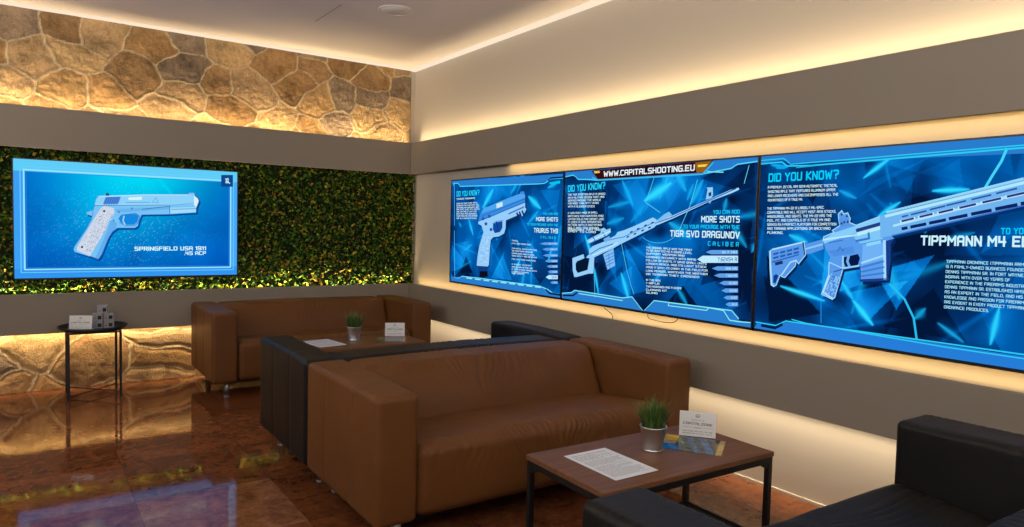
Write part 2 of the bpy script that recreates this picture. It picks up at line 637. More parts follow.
# ------------------------------------------------------------------ leaf wall
def leaf_wall():
    rng = np.random.RandomState(3)
    z0, z1 = B2T - .012, B1B + .02
    n = 17000
    x = np.where(rng.rand(n) < .93, rng.uniform(-3.75, WR - .022, n), rng.uniform(-4.6, -3.75, n))
    z = rng.uniform(z0, z1, n)
    clump = fbm(x * 22, z * 22, 4, 3)
    dep = rng.uniform(.012, .045, n) * (.45 + .9 * clump)
    L = rng.uniform(.026, .046, n)
    Wd = L * rng.uniform(.55, .85, n)
    # leaf direction: outwards (-y) with random sideways component
    d = np.stack([rng.normal(0, .8, n), -np.abs(rng.normal(.7, .35, n)), rng.normal(.15, .8, n)], -1)
    d /= np.linalg.norm(d, axis=1, keepdims=True)
    r = rng.normal(0, 1, (n, 3))
    s = np.cross(d, r)
    s /= np.linalg.norm(s, axis=1, keepdims=True)
    up = np.cross(s, d)
    base = np.stack([x, WB - .004 - dep, z], -1)
    a = base
    l = base + d * (L * .5)[:, None] + s * (Wd * .5)[:, None] + up * (L * .14)[:, None]
    t = base + d * L[:, None] - up * (L * .08)[:, None]
    q = base + d * (L * .5)[:, None] - s * (Wd * .5)[:, None] + up * (L * .14)[:, None]
    V = np.stack([a, l, t, q], 1).reshape(-1, 3)
    V[:, 1] = np.clip(V[:, 1], .036, WB - .004)
    V[:, 0] = np.minimum(V[:, 0], WR - .004)
    V[:, 2] = np.clip(V[:, 2], z0 - .004, z1)
    # keep the space taken by the screen's back free
    pal = np.array([(.018, .055, .008), (.04, .11, .012), (.09, .20, .016), (.17, .28, .02), (.40, .34, .03), (.42, .26, .035), (.22, .09, .02)])
    w = np.array([.26, .26, .18, .10, .09, .08, .03])
    ci = rng.choice(len(pal), n, p=w / w.sum())
    C = pal[ci] * rng.uniform(.7, 1.3, (n, 1))
    C = np.repeat(C, 4, 0)
    k = np.arange(n) * 4
    Fc = np.concatenate([np.stack([k, k + 1, k + 2], -1), np.stack([k, k + 2, k + 3], -1)])
    # backing mat
    bv = [(-4.6, WB - .006, z0), (WR - .012, WB - .006, z0), (WR - .012, WB - .006, z1), (-4.6, WB - .006, z1)]
    base_i = len(V)
    V = np.concatenate([V, np.array(bv)])
    C = np.concatenate([C, np.tile([[.012, .022, .006]], (4, 1))])
    Fl = [tuple(f) for f in Fc] + [tuple(base_i + i for i in range(4))]
    o = link_mesh('artificial_hedge', V, Fl, M_LEAF, None, False, C)
    tag(o, 'dense green leafy hedge panel covering the wall behind the pistol screen', 'hedge panel', None, 'stuff')


leaf_wall()


# ------------------------------------------------------------------ televisions
def _gl(t):
    """glyph strokes: 'x,y x,y ...' polylines parted by | on a 4 by 6 grid"""
    return [[tuple(float(k) for k in p.split(',')) for p in pl.split()] for pl in t.split('|')]


GLYPH = {k: _gl(v) for k, v in {
    'A': '0,0 0,5.2 .8,6 3.2,6 4,5.2 4,0|0,2.6 4,2.6', 'B': '0,0 0,6 3.4,6 4,5.4 4,3.7 3.4,3.1 0,3.1|3.4,3.1 4,2.5 4,.6 3.4,0 0,0',
    'C': '4,6 .7,6 0,5.3 0,.7 .7,0 4,0', 'D': '0,0 0,6 3.2,6 4,5.2 4,.8 3.2,0 0,0', 'E': '4,6 0,6 0,0 4,0|0,3.1 3.4,3.1',
    'F': '4,6 0,6 0,0|0,3.1 3.4,3.1', 'G': '4,6 .7,6 0,5.3 0,.7 .7,0 4,0 4,3 2.2,3', 'H': '0,0 0,6|4,0 4,6|0,3.1 4,3.1', 'I': '0,0 0,6',
    'J': '4,6 4,.7 3.3,0 .7,0 0,.7 0,1.6', 'K': '0,0 0,6|4,6 .4,3.1 4,0', 'L': '0,6 0,0 3.8,0', 'M': '0,0 0,6 2.5,2.6 5,6 5,0',
    'N': '0,0 0,6 4,0 4,6', 'O': '.7,0 0,.7 0,5.3 .7,6 3.3,6 4,5.3 4,.7 3.3,0 .7,0', 'P': '0,0 0,6 3.3,6 4,5.3 4,3.4 3.3,2.7 0,2.7',
    'Q': '.7,0 0,.7 0,5.3 .7,6 3.3,6 4,5.3 4,.7 3.3,0 .7,0|2.4,1.6 4.3,-.5', 'R': '0,0 0,6 3.3,6 4,5.3 4,3.4 3.3,2.7 0,2.7|2,2.7 4,0',
    'S': '4,6 .6,6 0,5.4 0,3.7 .6,3.1 3.4,3.1 4,2.5 4,.6 3.4,0 0,0', 'T': '0,6 4.2,6|2.1,6 2.1,0', 'U': '0,6 0,.7 .7,0 3.3,0 4,.7 4,6',
    'V': '0,6 2.1,0 4.2,6', 'W': '0,6 1.2,0 2.8,4.4 4.4,0 5.6,6', 'X': '0,0 4,6|0,6 4,0', 'Y': '0,6 2.1,3 4.2,6|2.1,3 2.1,0', 'Z': '0,6 4,6 0,0 4,0',
    '0': '.7,0 0,.7 0,5.3 .7,6 3.3,6 4,5.3 4,.7 3.3,0 .7,0', '1': '0,5 1.2,6 1.2,0', '2': '0,6 3.4,6 4,5.4 4,3.7 3.4,3.1 .6,3.1 0,2.5 0,0 4,0',
    '3': '0,6 3.4,6 4,5.4 4,.6 3.4,0 0,0|.8,3.1 4,3.1', '4': '0,6 0,2.6 4,2.6|3.2,6 3.2,0', '5': '4,6 0,6 0,3.3 3.4,3.3 4,2.7 4,.6 3.4,0 0,0',
    '6': '4,6 .6,6 0,5.4 0,.6 .6,0 3.4,0 4,.6 4,2.7 3.4,3.3 0,3.3', '7': '0,6 4,6 1.6,0', '8': '.6,0 0,.6 0,5.4 .6,6 3.4,6 4,5.4 4,.6 3.4,0 .6,0|0,3.1 4,3.1',
    '9': '0,0 3.4,0 4,.6 4,5.4 3.4,6 .6,6 0,5.4 0,3.3 .6,2.7 4,2.7', '.': '0,0 .01,0', ',': '.3,.2 0,-.9', '-': '0,2.9 2.4,2.9',
    '?': '0,6 3.4,6 4,5.4 4,3.7 3.4,3.1 2,3.1 2,1.9|2,0 2.01,0', '(': '1,6.4 0,5 0,1 1,-.4', ')': '0,6.4 1,5 1,1 0,-.4'}.items()}


def text_mesh(s, bold=.012):
    """square techno capitals drawn with broad strokes"""
    st = .95 + bold * 16
    V, Fc, x = [], [], 0.0
    for ch in s:
        if ch == ' ':
            x += 3.2
            continue
        g = GLYPH.get(ch, GLYPH['-'])
        w = max(p[0] for pl in g for p in pl)
        for pl in g:
            for p, q in zip(pl[:-1], pl[1:]):
                p, q = np.array(p), np.array(q)
                d = q - p
                d = d / max(np.hypot(*d), 1e-6)
                n = np.array([-d[1], d[0]]) * st / 2
                e = d * st * .42
                b = len(V)
                for c in (p - e - n, q + e - n, q + e + n, p - e + n):
                    V.append((x + c[0], c[1] + st / 2, 0))
                Fc.append((b, b + 1, b + 2, b + 3))
        x += w + 1.35 + st * .5
    return np.array(V), Fc


CAPH = None


def text_layer(V, Fc, wid_ratio_V, width, height):
    """scale text mesh so the measured prefix has that width and capitals that height; baseline at the origin"""
    x0 = V[:, 0].min()
    w = wid_ratio_V[:, 0].max() - wid_ratio_V[:, 0].min()
    P = np.zeros((len(V), 2))
    P[:, 0] = (V[:, 0] - x0) * width / w
    P[:, 1] = V[:, 1] * height / CAPH
    return P


CAPH = 7.2


class Screen:
    """flat picture layers in a television's own plane: x to the right, z up, y into the wall"""

    def __init__(s, ax, val, root, rootloc):
        s.ax, s.val, s.root, s.loc = ax, val, root, np.array(rootloc)

    def P(s, u, v):
        h = hit(u, v, s.ax, s.val) - s.loc
        return np.array([h[0], h[2]]) if s.ax == 1 else np.array([-h[1], h[2]])

    def pts(s, px, org=(0, 0), sc=1.0):
        return [s.P(org[0] + x / sc, org[1] + y / sc) for x, y in px]


class Layer:
    def __init__(s):
        s.v, s.f, s.c = [], [], []
        s.kids = {}

    def sub(s, name):
        return s.kids.setdefault(name, Layer())

    def poly(s, pts, col, w):
        from mathutils.geometry import tessellate_polygon
        b = len(s.v)
        tr = tessellate_polygon([[Vector((p[0], p[1], 0)) for p in pts]])
        for p in pts:
            s.v.append((p[0], -w, p[1]))
            s.c.append(lin(col))
        for t in tr:
            a, b_, c_ = [Vector((pts[i][0], pts[i][1])) for i in t]
            cr = (b_ - a).cross(c_ - a)
            s.f.append(tuple(b + i for i in (t if cr > 0 else t[::-1])))

    def line(s, pts, wd, col, w):
        for p, q in zip(pts[:-1], pts[1:]):
            p, q = np.array(p), np.array(q)
            d = q - p
            L = np.hypot(*d)
            if L < 1e-6:
                continue
            d = d / L
            n = np.array([-d[1], d[0]]) * wd / 2
            e = d * wd * .3
            s.poly([p - e - n, q + e - n, q + e + n, p - e + n], col, w)

    def text(s, scn, body, a, b2, hpx, col, w, prefix=None, bold=.012):
        A, B, T = scn.P(*a), scn.P(*b2), scn.P(a[0], a[1] - hpx)
        V, Fc = text_mesh(body, bold)
        PV = text_mesh(prefix, bold)[0] if prefix and prefix != body else V
        d = B - A
        width, height = np.hypot(*d), np.hypot(*(T - A))
        d = d / width
        n = np.array([-d[1], d[0]])
        P = text_layer(V, Fc, PV, width, height)
        bi = len(s.v)
        for x, y in P:
            q = A + d * x + n * y
            s.v.append((q[0], -w, q[1]))
            s.c.append(lin(col))
        s.f += [tuple(bi + i for i in f) for f in Fc]

    def build(s, name, parent):
        V = np.array(s.v)
        me = parent.data   # stay inside the lit area of the screen
        E = np.array([v.co[:] for v in me.vertices])
        for k in (0, 2):
            V[:, k] = np.clip(V[:, k], E[:, k].min(), E[:, k].max())
        return link_mesh(name, V, s.f, M_SCREEN, parent, False, np.array(s.c))


def screen_bg(x0, x1, z0, z1, fn, parent, step=.0045):
    nx, nz = int((x1 - x0) / step) + 1, int((z1 - z0) / step) + 1
    X, Z = np.meshgrid(np.linspace(x0, x1, nx), np.linspace(z0, z1, nz))
    C = fn(X, Z)
    V = np.stack([X, np.zeros_like(X), Z], -1).reshape(-1, 3)
    Fc = [(j * nx + i, j * nx + i + 1, (j + 1) * nx + i + 1, (j + 1) * nx + i) for j in range(nz - 1) for i in range(nx - 1)]
    return link_mesh('screen', V, Fc, M_SCREEN, parent, False, C.reshape(-1, 3))


def television(x0, x1, z0, z1, rootloc, rz, label, group, bez=.008):
    """x0..x1, z0..z1: outer edges in the television's own plane"""
    t = empty('television', rootloc, rz, label, 'television', group)
    b = MB().box((x0, .002, z0), (x1, .018, z1), ch=.002)
    b.box((x0 + .12, .018, z0 + .12), (x1 - .12, .034, z1 - .1), ch=.006)
    b.build('back_shell', M_PLASTIC, t)
    b = MB()
    for a, c in (((x0, -.003, z0), (x1, .004, z0 + bez * 1.7)), ((x0, -.003, z1 - bez), (x1, .004, z1)),
                 ((x0, -.003, z0), (x0 + bez, .004, z1)), ((x1 - bez, -.003, z0), (x1, .004, z1))):
        b.box(a, c)
    b.build('bezel', M_PLASTIC, t)
    m = MB().box(((x0 + x1) / 2 - .2, .034, (z0 + z1) / 2 - .15), ((x0 + x1) / 2 + .2, .062, (z0 + z1) / 2 + .15))
    m.build('wall_bracket', M_DARKMETAL, t)
    return t


def seg_glow(X, Z, p, q, r, taper=False):
    d = q - p
    L2 = max(d @ d, 1e-9)
    t = np.clip(((X - p[0]) * d[0] + (Z - p[1]) * d[1]) / L2, 0, 1)
    dist2 = (X - p[0] - t * d[0]) ** 2 + (Z - p[1] - t * d[1]) ** 2
    if taper:
        r = r * (1.0 - .75 * np.abs(2 * t - 1) ** 1.5)
    return np.exp(-dist2 / (r * r))


def in_tri(X, Z, a, b, c):
    def sd(p, q):
        return (X - q[0]) * (p[1] - q[1]) - (p[0] - q[0]) * (Z - q[1])
    d1, d2, d3 = sd(a, b), sd(b, c), sd(c, a)
    return ~(((d1 < 0) | (d2 < 0) | (d3 < 0)) & ((d1 > 0) | (d2 > 0) | (d3 > 0)))


def plexus(scn, streaks, tris, seed, darks=()):
    """deep blue faceted background with cyan glints"""
    def fn(X, Z):
        n = fbm(X * 2.2 + seed, Z * 2.2, seed, 3)
        val = .36 + (n - .5) * 1.1
        rng = np.random.RandomState(seed)
        for _ in range(46):
            c = np.array([rng.uniform(X.min(), X.max()), rng.uniform(Z.min(), Z.max())])
            ang = rng.uniform(0, 6.28)
            R = rng.uniform(.12, .34)
            tri = [c + R * np.array([math.cos(ang + k), math.sin(ang + k)]) for k in (0, 1.7 + rng.rand(), 3.7 + rng.rand())]
            g = np.clip(1 - np.hypot(X - tri[0][0], Z - tri[0][1]) / (R * 1.9), 0, 1)
            val = val + in_tri(X, Z, *tri) * rng.uniform(-.30, .34) * g
        for t, a in tris:
            t = scn.pts(t)
            val = val + in_tri(X, Z, *t) * a
        glow = np.zeros_like(X)
        for p, q, r, a in streaks:
            p, q = scn.P(*p), scn.P(*q)
            m_, e_ = (p + q) / 2, (q - p)
            L_ = np.hypot(*e_) + 1e-6
            e_ = e_ / L_ * (L_ / 2 + r * 1.3)
            glow = np.maximum(glow, a * seg_glow(X, Z, m_ - e_, m_ + e_, r * .62, True))
            val = val + a * .26 * seg_glow(X, Z, p, q, r * 2.4)
        for _ in range(16):   # thin light lines between the facets
            c = np.array([rng.uniform(X.min(), X.max()), rng.uniform(Z.min(), Z.max())])
            ang = rng.uniform(0, 3.14)
            e = c + rng.uniform(.2, .5) * np.array([math.cos(ang), math.sin(ang)])
            val = val + .22 * seg_glow(X, Z, c, e, .012, True)
        for p, q, r, a in darks:
            val = val - a * seg_glow(X, Z, scn.P(*p), scn.P(*q), r)
        for _ in range(6):
            c = np.array([rng.uniform(X.min(), X.max()), rng.uniform(Z.min(), Z.max())])
            ang = rng.uniform(.6, 2.6)
            e = c + rng.uniform(.04, .16) * np.array([math.cos(ang), math.sin(ang)])
            glow = np.maximum(glow, .55 * seg_glow(X, Z, c, e, .016, True))
        val = np.clip(val, 0, 1.2)
        stops = [0, .3, .6, .9, 1.2]
        cols = np.array([lin(c) for c in ((2, 22, 58), (2, 52, 112), (0, 96, 178), (10, 135, 222), (25, 160, 240))])
        C = np.stack([np.interp(val, stops, cols[:, k]) for k in range(3)], -1)
        gl = np.clip(glow, 0, 1)[..., None]
        C = C * (1 - gl) + np.array(lin((0, 165, 250))) * gl
        return C * (1 - gl ** 2.5) + np.array(lin((50, 225, 255))) * gl ** 2.5
    return fn


LIGHTB = (150, 205, 250)
CY = (45, 205, 245)
WH = (215, 248, 255)
DK = (8, 40, 100)

# --- screen on the leafy wall
TVY = -.030
tvc = np.array([-2.415, TVY, 1.3055])
tv = television(-.7815, .7815, -.4460, .4460, tvc, 0, 'wide screen on the leafy wall showing a single silver pistol with a wood-textured grip', None)
s = Screen(1, TVY, tv, tvc)


def bg_left(X, Z):
    x = (X + .78) / 1.56
    z = (Z + .44) / .88
    base = np.array(lin((0, 112, 205)))
    cy = np.array(lin((0, 225, 250)))
    dk = np.array(lin((0, 62, 165)))
    g1 = np.exp(-(((x - .52) / .28) ** 2 + ((z - 1.0) / .36) ** 2))[..., None]
    g2 = (np.exp(-(((x - .42) / .25) ** 2 + ((z - .5) / .3) ** 2)) * .35)[..., None]
    vig = (np.clip(np.abs(x - .5) * 1.5 - .25, 0, 1) * .8)[..., None] + (np.clip(.35 - z, 0, 1) * 1.2)[..., None]
    C = base * (1 - np.clip(vig, 0, 1)) + dk * np.clip(vig, 0, 1)
    cl = fbm(X * 4, Z * 4, 5, 4)[..., None]
    C = C * (.75 + .5 * cl)
    C = C + (cy - C) * np.clip(g1 * .95 + g2 * cl * 1.4, 0, 1)
    ray = seg_glow(X, Z, np.array([.1, .44]), np.array([.26, .24]), .012)[..., None]
    C = C + (cy - C) * ray * .5
    rng = np.random.RandomState(1)
    sp = (rng.rand(*X.shape) > .972) * np.exp(-(((x - .45) / .28) ** 2 + ((z - .42) / .3) ** 2))
    C = C + (np.array(lin((190, 240, 255))) - C) * (sp * .38)[..., None]
    return C


scr = screen_bg(-.779, .779, -.435, .4385, bg_left, tv, .005)
L = Layer()
fr = (95, 190, 250)
o, i_ = .779, .72
for (a, c_, col, w) in (((-.779, .352, .779, .441), 0, (95, 205, 248), .0006), ((-.779, -.435, .779, -.362), 0, (50, 150, 240), .0006),
                        ((-.779, -.435, -.705, .441), 0, (60, 160, 245), .0005), ((.715, -.435, .779, .441), 0, (70, 170, 250), .0005)):
    L.poly([(a[0], a[1]), (a[2], a[1]), (a[2], a[3]), (a[0], a[3])], col, w)
for r_, wd, cc in ((.0, .010, (150, 230, 255)), (.022, .006, (110, 205, 250)), (-.014, .004, (40, 130, 220))):
    q = [(-.712 - r_, -.368 - r_), (.722 + r_, -.368 - r_), (.722 + r_, .362 + r_), (-.712 - r_, .362 + r_), (-.712 - r_, -.368 - r_)]
    L.line(q, wd, cc, .0009)
L.poly(s.pts([(147, 197), (302, 197), (302, 352), (147, 352)], (210, 160), 13.17), (12, 70, 140), .0012)
for ln in ([(200, 250), (245, 250)], [(205, 280), (240, 280)], [(210, 245), (225, 300)], [(235, 240), (240, 290), (262, 310)], [(205, 300), (250, 300)]):
    L.line(s.pts(ln, (210, 160), 13.17), .006, (200, 245, 255), .0015)
L.build('picture_border', scr)
G = Layer()
og, sg = (65, 185), 6.586


def gp(px, dx=0, dz=0):
    return [p + np.array([dx, dz]) for p in s.pts(px, og, sg)]


body = [(222, 72), (415, 68), (510, 62), (812, 62), (815, 50), (850, 50), (856, 65), (875, 82), (885, 105), (868, 150), (868, 182), (690, 193),
        (505, 196), (490, 230), (480, 270), (460, 283), (345, 283), (310, 310), (285, 352), (240, 462), (220, 492), (165, 472), (65, 442), (55, 425),
        (62, 405), (140, 290), (175, 220), (178, 205), (140, 192), (140, 178), (185, 165), (195, 135), (205, 92)]
G.poly(gp(body, .010, -.014), (0, 72, 155), .0008)
G.poly(gp(body), (120, 195, 245), .0012)
G.poly(gp([(205, 92), (222, 72), (510, 62), (812, 62), (856, 65), (850, 125), (690, 130), (195, 132)]), (140, 210, 250), .0014)
G.poly(gp([(268, 80), (368, 76), (348, 130), (248, 131)]), (70, 130, 215), .0016)
for k in range(6):
    G.line(gp([(278 + k * 15, 80), (258 + k * 15, 130)]), .003, (50, 95, 180), .0018)
G.poly(gp([(418, 82), (508, 77), (503, 99), (418, 99)]), (215, 245, 250), .0016)
G.line(gp([(195, 134), (690, 131)]), .004, (40, 90, 170), .0018)
G.line(gp([(510, 160), (690, 140), (690, 192)]), .005, (45, 95, 175), .0018)
G.line(gp([(695, 135), (850, 118)]), .004, (95, 160, 225), .0018)
G.poly(gp([(692, 150), (862, 146), (862, 178), (692, 188)]), (160, 222, 252), .0014)
G.line(gp([(700, 160), (865, 156)]), .005, (60, 120, 200), .0018)
G.poly(gp([(850, 70), (872, 85), (880, 105), (865, 148), (848, 130)]), (215, 240, 255), .0016)
G.line(gp([(856, 70), (880, 90), (884, 110), (866, 150), (866, 182)]), .006, (50, 60, 110), .0018)
G.poly(gp([(365, 205), (385, 194), (465, 190), (487, 205), (476, 245), (455, 262), (398, 263), (365, 245), (355, 225)]), (20, 135, 225), .0016)
G.line(gp([(388, 205), (382, 235), (396, 262)]), .010, (150, 215, 250), .0018)
G.line(gp([(353, 225), (370, 198), (465, 186), (492, 205), (480, 250), (458, 268), (398, 268), (358, 246)]), .004, (45, 100, 180), .0017)
G.poly(gp([(240, 147), (258, 138), (322, 152), (326, 185), (292, 222), (270, 290), (165, 468), (78, 432), (80, 408), (150, 292), (205, 200)]), (205, 215, 232), .0016)
rg = random.Random(4)
for k in range(330):
    tt, ss = rg.random(), rg.random()
    x = (240 + (80 - 240) * tt) + ss * 82 + 8 * tt
    y = 160 + (415 - 160) * tt + ss * 38
    G.line(gp([(x, y), (x + rg.uniform(3, 8), y - rg.uniform(2, 7))]), .0028, rg.choice([(135, 150, 185), (165, 178, 205), (235, 240, 248)]), .0018)
for cx_, cy_ in ((258, 172), (112, 408)):
    G.poly(gp([(cx_ + 8 * math.cos(a), cy_ + 8 * math.sin(a)) for a in np.linspace(0, 6.28, 12)[:-1]]), (60, 75, 120), .002)
G.poly(gp([(270, 52), (288, 55), (292, 70), (270, 72)]), (50, 60, 90), .0018)
G.line(gp([(400, 116), (560, 114)]), .004, (80, 140, 210), .0018)
G.line(gp([(600, 82), (575, 115), (615, 118), (600, 82)]), .003, (80, 140, 210), .0018)
G.line(gp([(240, 462), (222, 490), (165, 470)]), .005, (30, 60, 130), .0018)
for cx_, cy_ in ((440, 155), (320, 235), (355, 178)):
    G.poly(gp([(cx_ + 6 * math.cos(a), cy_ + 8 * math.sin(a)) for a in np.linspace(0, 6.28, 10)[:-1]]), (70, 130, 205), .0018)
G.line(gp([(140, 290), (175, 225), (185, 170)]), .004, (70, 130, 205), .0018)
G.line(gp([(225, 74), (415, 71), (510, 65), (812, 65)]), .005, (205, 240, 255), .0019)
G.line(gp([(200, 128), (690, 126)]), .005, (175, 228, 252), .0017)
G.poly(gp([(330, 160), (500, 150), (685, 142), (688, 160), (510, 172), (340, 182)]), (105, 180, 238), .0014)
G.poly(gp([(300, 230), (345, 250), (335, 285), (300, 320), (250, 440), (222, 488), (200, 478), (280, 300)]), (98, 175, 238), .0014)
G.line(gp([(345, 283), (310, 310), (285, 352), (240, 462)]), .005, (60, 120, 200), .0018)
G.line(gp(body + [body[0]]), .0035, (60, 125, 205), .0013)
G.build('pistol_picture', scr)
T = Layer()
og2, sg2 = (120, 230), 8.533
T.text(s, 'SPRINGFIELD USA 1911', (120 + 122 / sg2, 230 + 178 / sg2), (120 + 735 / sg2, 230 + 172 / sg2), 4.0, (210, 250, 255), .002, bold=.03)
T.text(s, '.45 ACP', (120 + 548 / sg2, 230 + 215 / sg2), (120 + 735 / sg2, 230 + 212 / sg2), 3.6, (210, 250, 255), .002, bold=.03)
T.build('caption_lettering', scr)

# --- three screens on the plain wall
TX = .02
Z0, Z1 = .8265, 1.743
GRP = 'row of three wall screens on the plain wall'


def wall_tv(ya, yb, label):
    c = np.array([TX, (ya + yb) / 2, (Z0 + Z1) / 2])
    hw, hh = (ya - yb) / 2, (Z1 - Z0) / 2
    t = television(-hw, hw, -hh, hh, c, -math.pi / 2, label, GRP)
    return t, Screen(0, TX, t, c), hw, hh


def frame_band(L, s, pts, col, w=.0006):
    L.poly(pts, col, w)


BANDC = (40, 125, 205)
PARA_A = ['A 9MM POLYMER FRAME PISTOL', 'DESIGNED FOR EVERYDAY USE,', 'OFFERING AN ERGONOMIC GRIP', 'AND STEEL SLIDE, WITH SIGHTS', 'AND CONTROLS THAT SUIT', 'BOTH NEW AND SEASONED', 'SHOOTERS ON THE RANGE', 'OR IN COMPETITION']


def bullets(T, s, org, sc, xr, rows, names):
    T = T.sub('caliber_chart')
    for (y, xl, h, bright), nm in zip(rows, names):
        col = (190, 235, 255) if bright else (95, 160, 235)
        tip = min(26, (xr - xl) * .25)
        T.poly(s.pts([(xl, y), (xl + tip, y - h / 2), (xr, y - h / 2), (xr, y + h / 2), (xl + tip, y + h / 2)], org, sc), col, .0010)
        w = (xr - xl) * .5
        T.text(s, nm, (org[0] + (xr - w) / sc, org[1] + (y + h * .3) / sc), (org[0] + (xr - 4) / sc, org[1] + (y + h * .3) / sc), h * .55 / sc,
               (30, 90, 180) if bright else (190, 230, 255), .0016)


# left one: pistol
tv1, s, hw, hh = wall_tv(-.779, -2.383, 'wall screen nearest the room corner, showing a two-tone pistol pointing up')
ST = [((490, 195), (486, 202), .05, .9), ((533, 201), (536, 204), .05, .9), ((470, 224), (472, 231), .03, .8), ((556, 183), (551, 186), .03, .7), ((536, 214), (531, 220), .03, .6),
      ((519, 262), (515, 272), .025, .9), ((551, 251), (549, 258), .02, .8), ((532, 243), (531, 285), .012, .6), ((513, 190), (516, 185), .03, .6), ((466, 249), (470, 246), .025, .6),
      ((503, 255), (497, 268), .02, .4), ((560, 230), (558, 245), .02, .5), ((455, 270), (470, 262), .02, .35)]
TR = [(((466, 256), (473, 273), (460, 273)), -.5), (((491, 278), (503, 255), (512, 280)), .35), (((452, 245), (466, 262), (455, 276)), .25), (((520, 255), (558, 262), (540, 284)), -.3),
      (((540, 190), (560, 190), (556, 215)), .2), (((540, 250), (562, 258), (560, 285)), -.25)]
scr = screen_bg(-hw + .008, hw - .008, -hh + .013, hh - .008, plexus(s, ST, TR, 11, [((480, 250), (482, 284), .05, .25), ((500, 220), (530, 214), .04, .2)]), tv1)
L = Layer()
o7, c7 = (445, 165), 7.024
L.poly(s.pts([(45, 110), (828, 62), (828, 92), (745, 96), (725, 112), (650, 128), (110, 150), (95, 132), (48, 136)], o7, c7), BANDC, .0006)
L.line(s.pts([(60, 145), (62, 130), (92, 128), (108, 150), (650, 133), (700, 128), (725, 112), (748, 96), (828, 92)], o7, c7), .008, (70, 215, 255), .001)
L.line(s.pts([(728, 108), (745, 92), (828, 86)], o7, c7), .012, (10, 35, 90), .0012)
L.poly(s.pts([(735, 122), (810, 112), (808, 130), (735, 134)], o7, c7), (0, 200, 250), .0008)
L.line(s.pts([(66, 130), (68, 425)], o7, c7), .006, (90, 200, 250), .001)
o8, c8 = (440, 240), 6.4
L.line(s.pts([(92, -60), (95, 240), (120, 245), (140, 232)], o8, c8), .006, (90, 200, 250), .001)
L.poly(s.pts([(72, 226), (95, 240), (140, 233), (250, 244), (650, 296), (690, 318), (720, 345), (773, 352), (773, 380), (72, 264)], o8, c8), BANDC, .0006)
L.line(s.pts([(140, 232), (250, 244), (640, 296), (690, 316), (722, 340), (773, 348)], o8, c8), .007, (120, 230, 250), .001)
for k in range(9):
    x = 170 + k * 55
    L.line(s.pts([(x, 243 + k * 7), (x + 35, 247 + k * 7)], o8, c8), .010, (140, 235, 245), .0012)
L.line(s.pts([(680, 318), (700, 340), (773, 352)], o8, c8), .014, (8, 30, 80), .0012)
L.build('picture_border', scr)
G = Layer()
og, sg = (470, 185), 5.277


def gp(px, dx=0, dz=0):
    return [p + np.array([dx, dz]) for p in s.pts(px, og, sg)]


slide = [(46, 190), (52, 160), (62, 140), (75, 118), (95, 115), (150, 90), (262, 47), (268, 35), (286, 33), (292, 60), (294, 90), (170, 142), (110, 168)]
frame = [(46, 190), (110, 166), (170, 140), (294, 88), (298, 128), (286, 152), (276, 166), (258, 152), (246, 162), (190, 186), (188, 230), (180, 256), (152, 272), (124, 275),
         (110, 290), (106, 330), (100, 420), (95, 430), (36, 426), (40, 380), (50, 320), (72, 250), (62, 215), (44, 205)]
G.poly(gp(frame, .010, -.012), (0, 55, 115), .0008)
G.poly(gp([(44, 425), (92, 428), (95, 482), (52, 484)]), (14, 60, 130), .0011)
G.poly(gp([(52, 455), (92, 455), (95, 484), (52, 486)]), (10, 14, 30), .0013)
G.poly(gp(frame), (150, 205, 250), .0012)
G.poly(gp(slide), (55, 140, 225), .0014)
G.poly(gp([(75, 118), (95, 115), (150, 90), (262, 47), (290, 50), (292, 66), (150, 120), (60, 150)]), (80, 165, 240), .0016)
G.poly(gp([(140, 100), (172, 88), (173, 112), (141, 124)]), (205, 235, 255), .0018)
G.line(gp([(60, 165), (170, 122), (292, 72)]), .004, (30, 85, 175), .0018)
G.line(gp([(48, 190), (110, 167), (170, 141), (294, 90)]), .006, (25, 80, 165), .0018)
G.line(gp([(205, 152), (285, 116)]), .012, (60, 120, 205), .0018)
G.poly(gp([(122, 205), (140, 196), (172, 190), (172, 225), (160, 248), (132, 254), (122, 236)]), (10, 75, 160), .0016)
G.line(gp([(140, 196), (148, 225), (146, 248)]), .014, (25, 50, 120), .0018)
for x, y in ((252, 160), (266, 156), (280, 150)):
    G.line(gp([(x - 4, y - 12), (x + 4, y + 6)]), .018, (15, 40, 100), .0018)
for x, y in ((70, 178), (103, 165), (112, 235), (85, 205)):
    G.poly(gp([(x + 8 * math.cos(a), y + 9 * math.sin(a)) for a in np.linspace(0, 6.28, 10)[:-1]]), (30, 90, 175), .0018)
G.poly(gp([(292, 58), (298, 70), (300, 128), (292, 120)]), (20, 40, 95), .0018)
rg = random.Random(9)
for k in range(170):
    tt, ss = rg.random(), rg.random()
    x, y = 72 - 30 * tt + ss * 38 + 6 * tt, 265 + 150 * tt
    G.line(gp([(x, y), (x + 5, y + 3)]), .004, rg.choice([(125, 180, 238), (190, 225, 255)]), .0018)
G.line(gp([(122, 203), (140, 192), (176, 186)]), .005, (70, 135, 215), .0018)
G.build('pistol_picture', scr)
T = Layer()


def tl(T, body, org, sc, x0, y0, x1, y1, h, col=WH, prefix=None, bold=.012):
    T = T.sub('headline_lettering#' + body if h > 3.2 or 'YOU' in body or ' I B ' in body or 'TAURUS T' in body else 'paragraph_lettering')
    T.text(s, body, (org[0] + x0 / sc, org[1] + y0 / sc), (org[0] + x1 / sc, org[1] + y1 / sc), h, col, .002, prefix, bold)


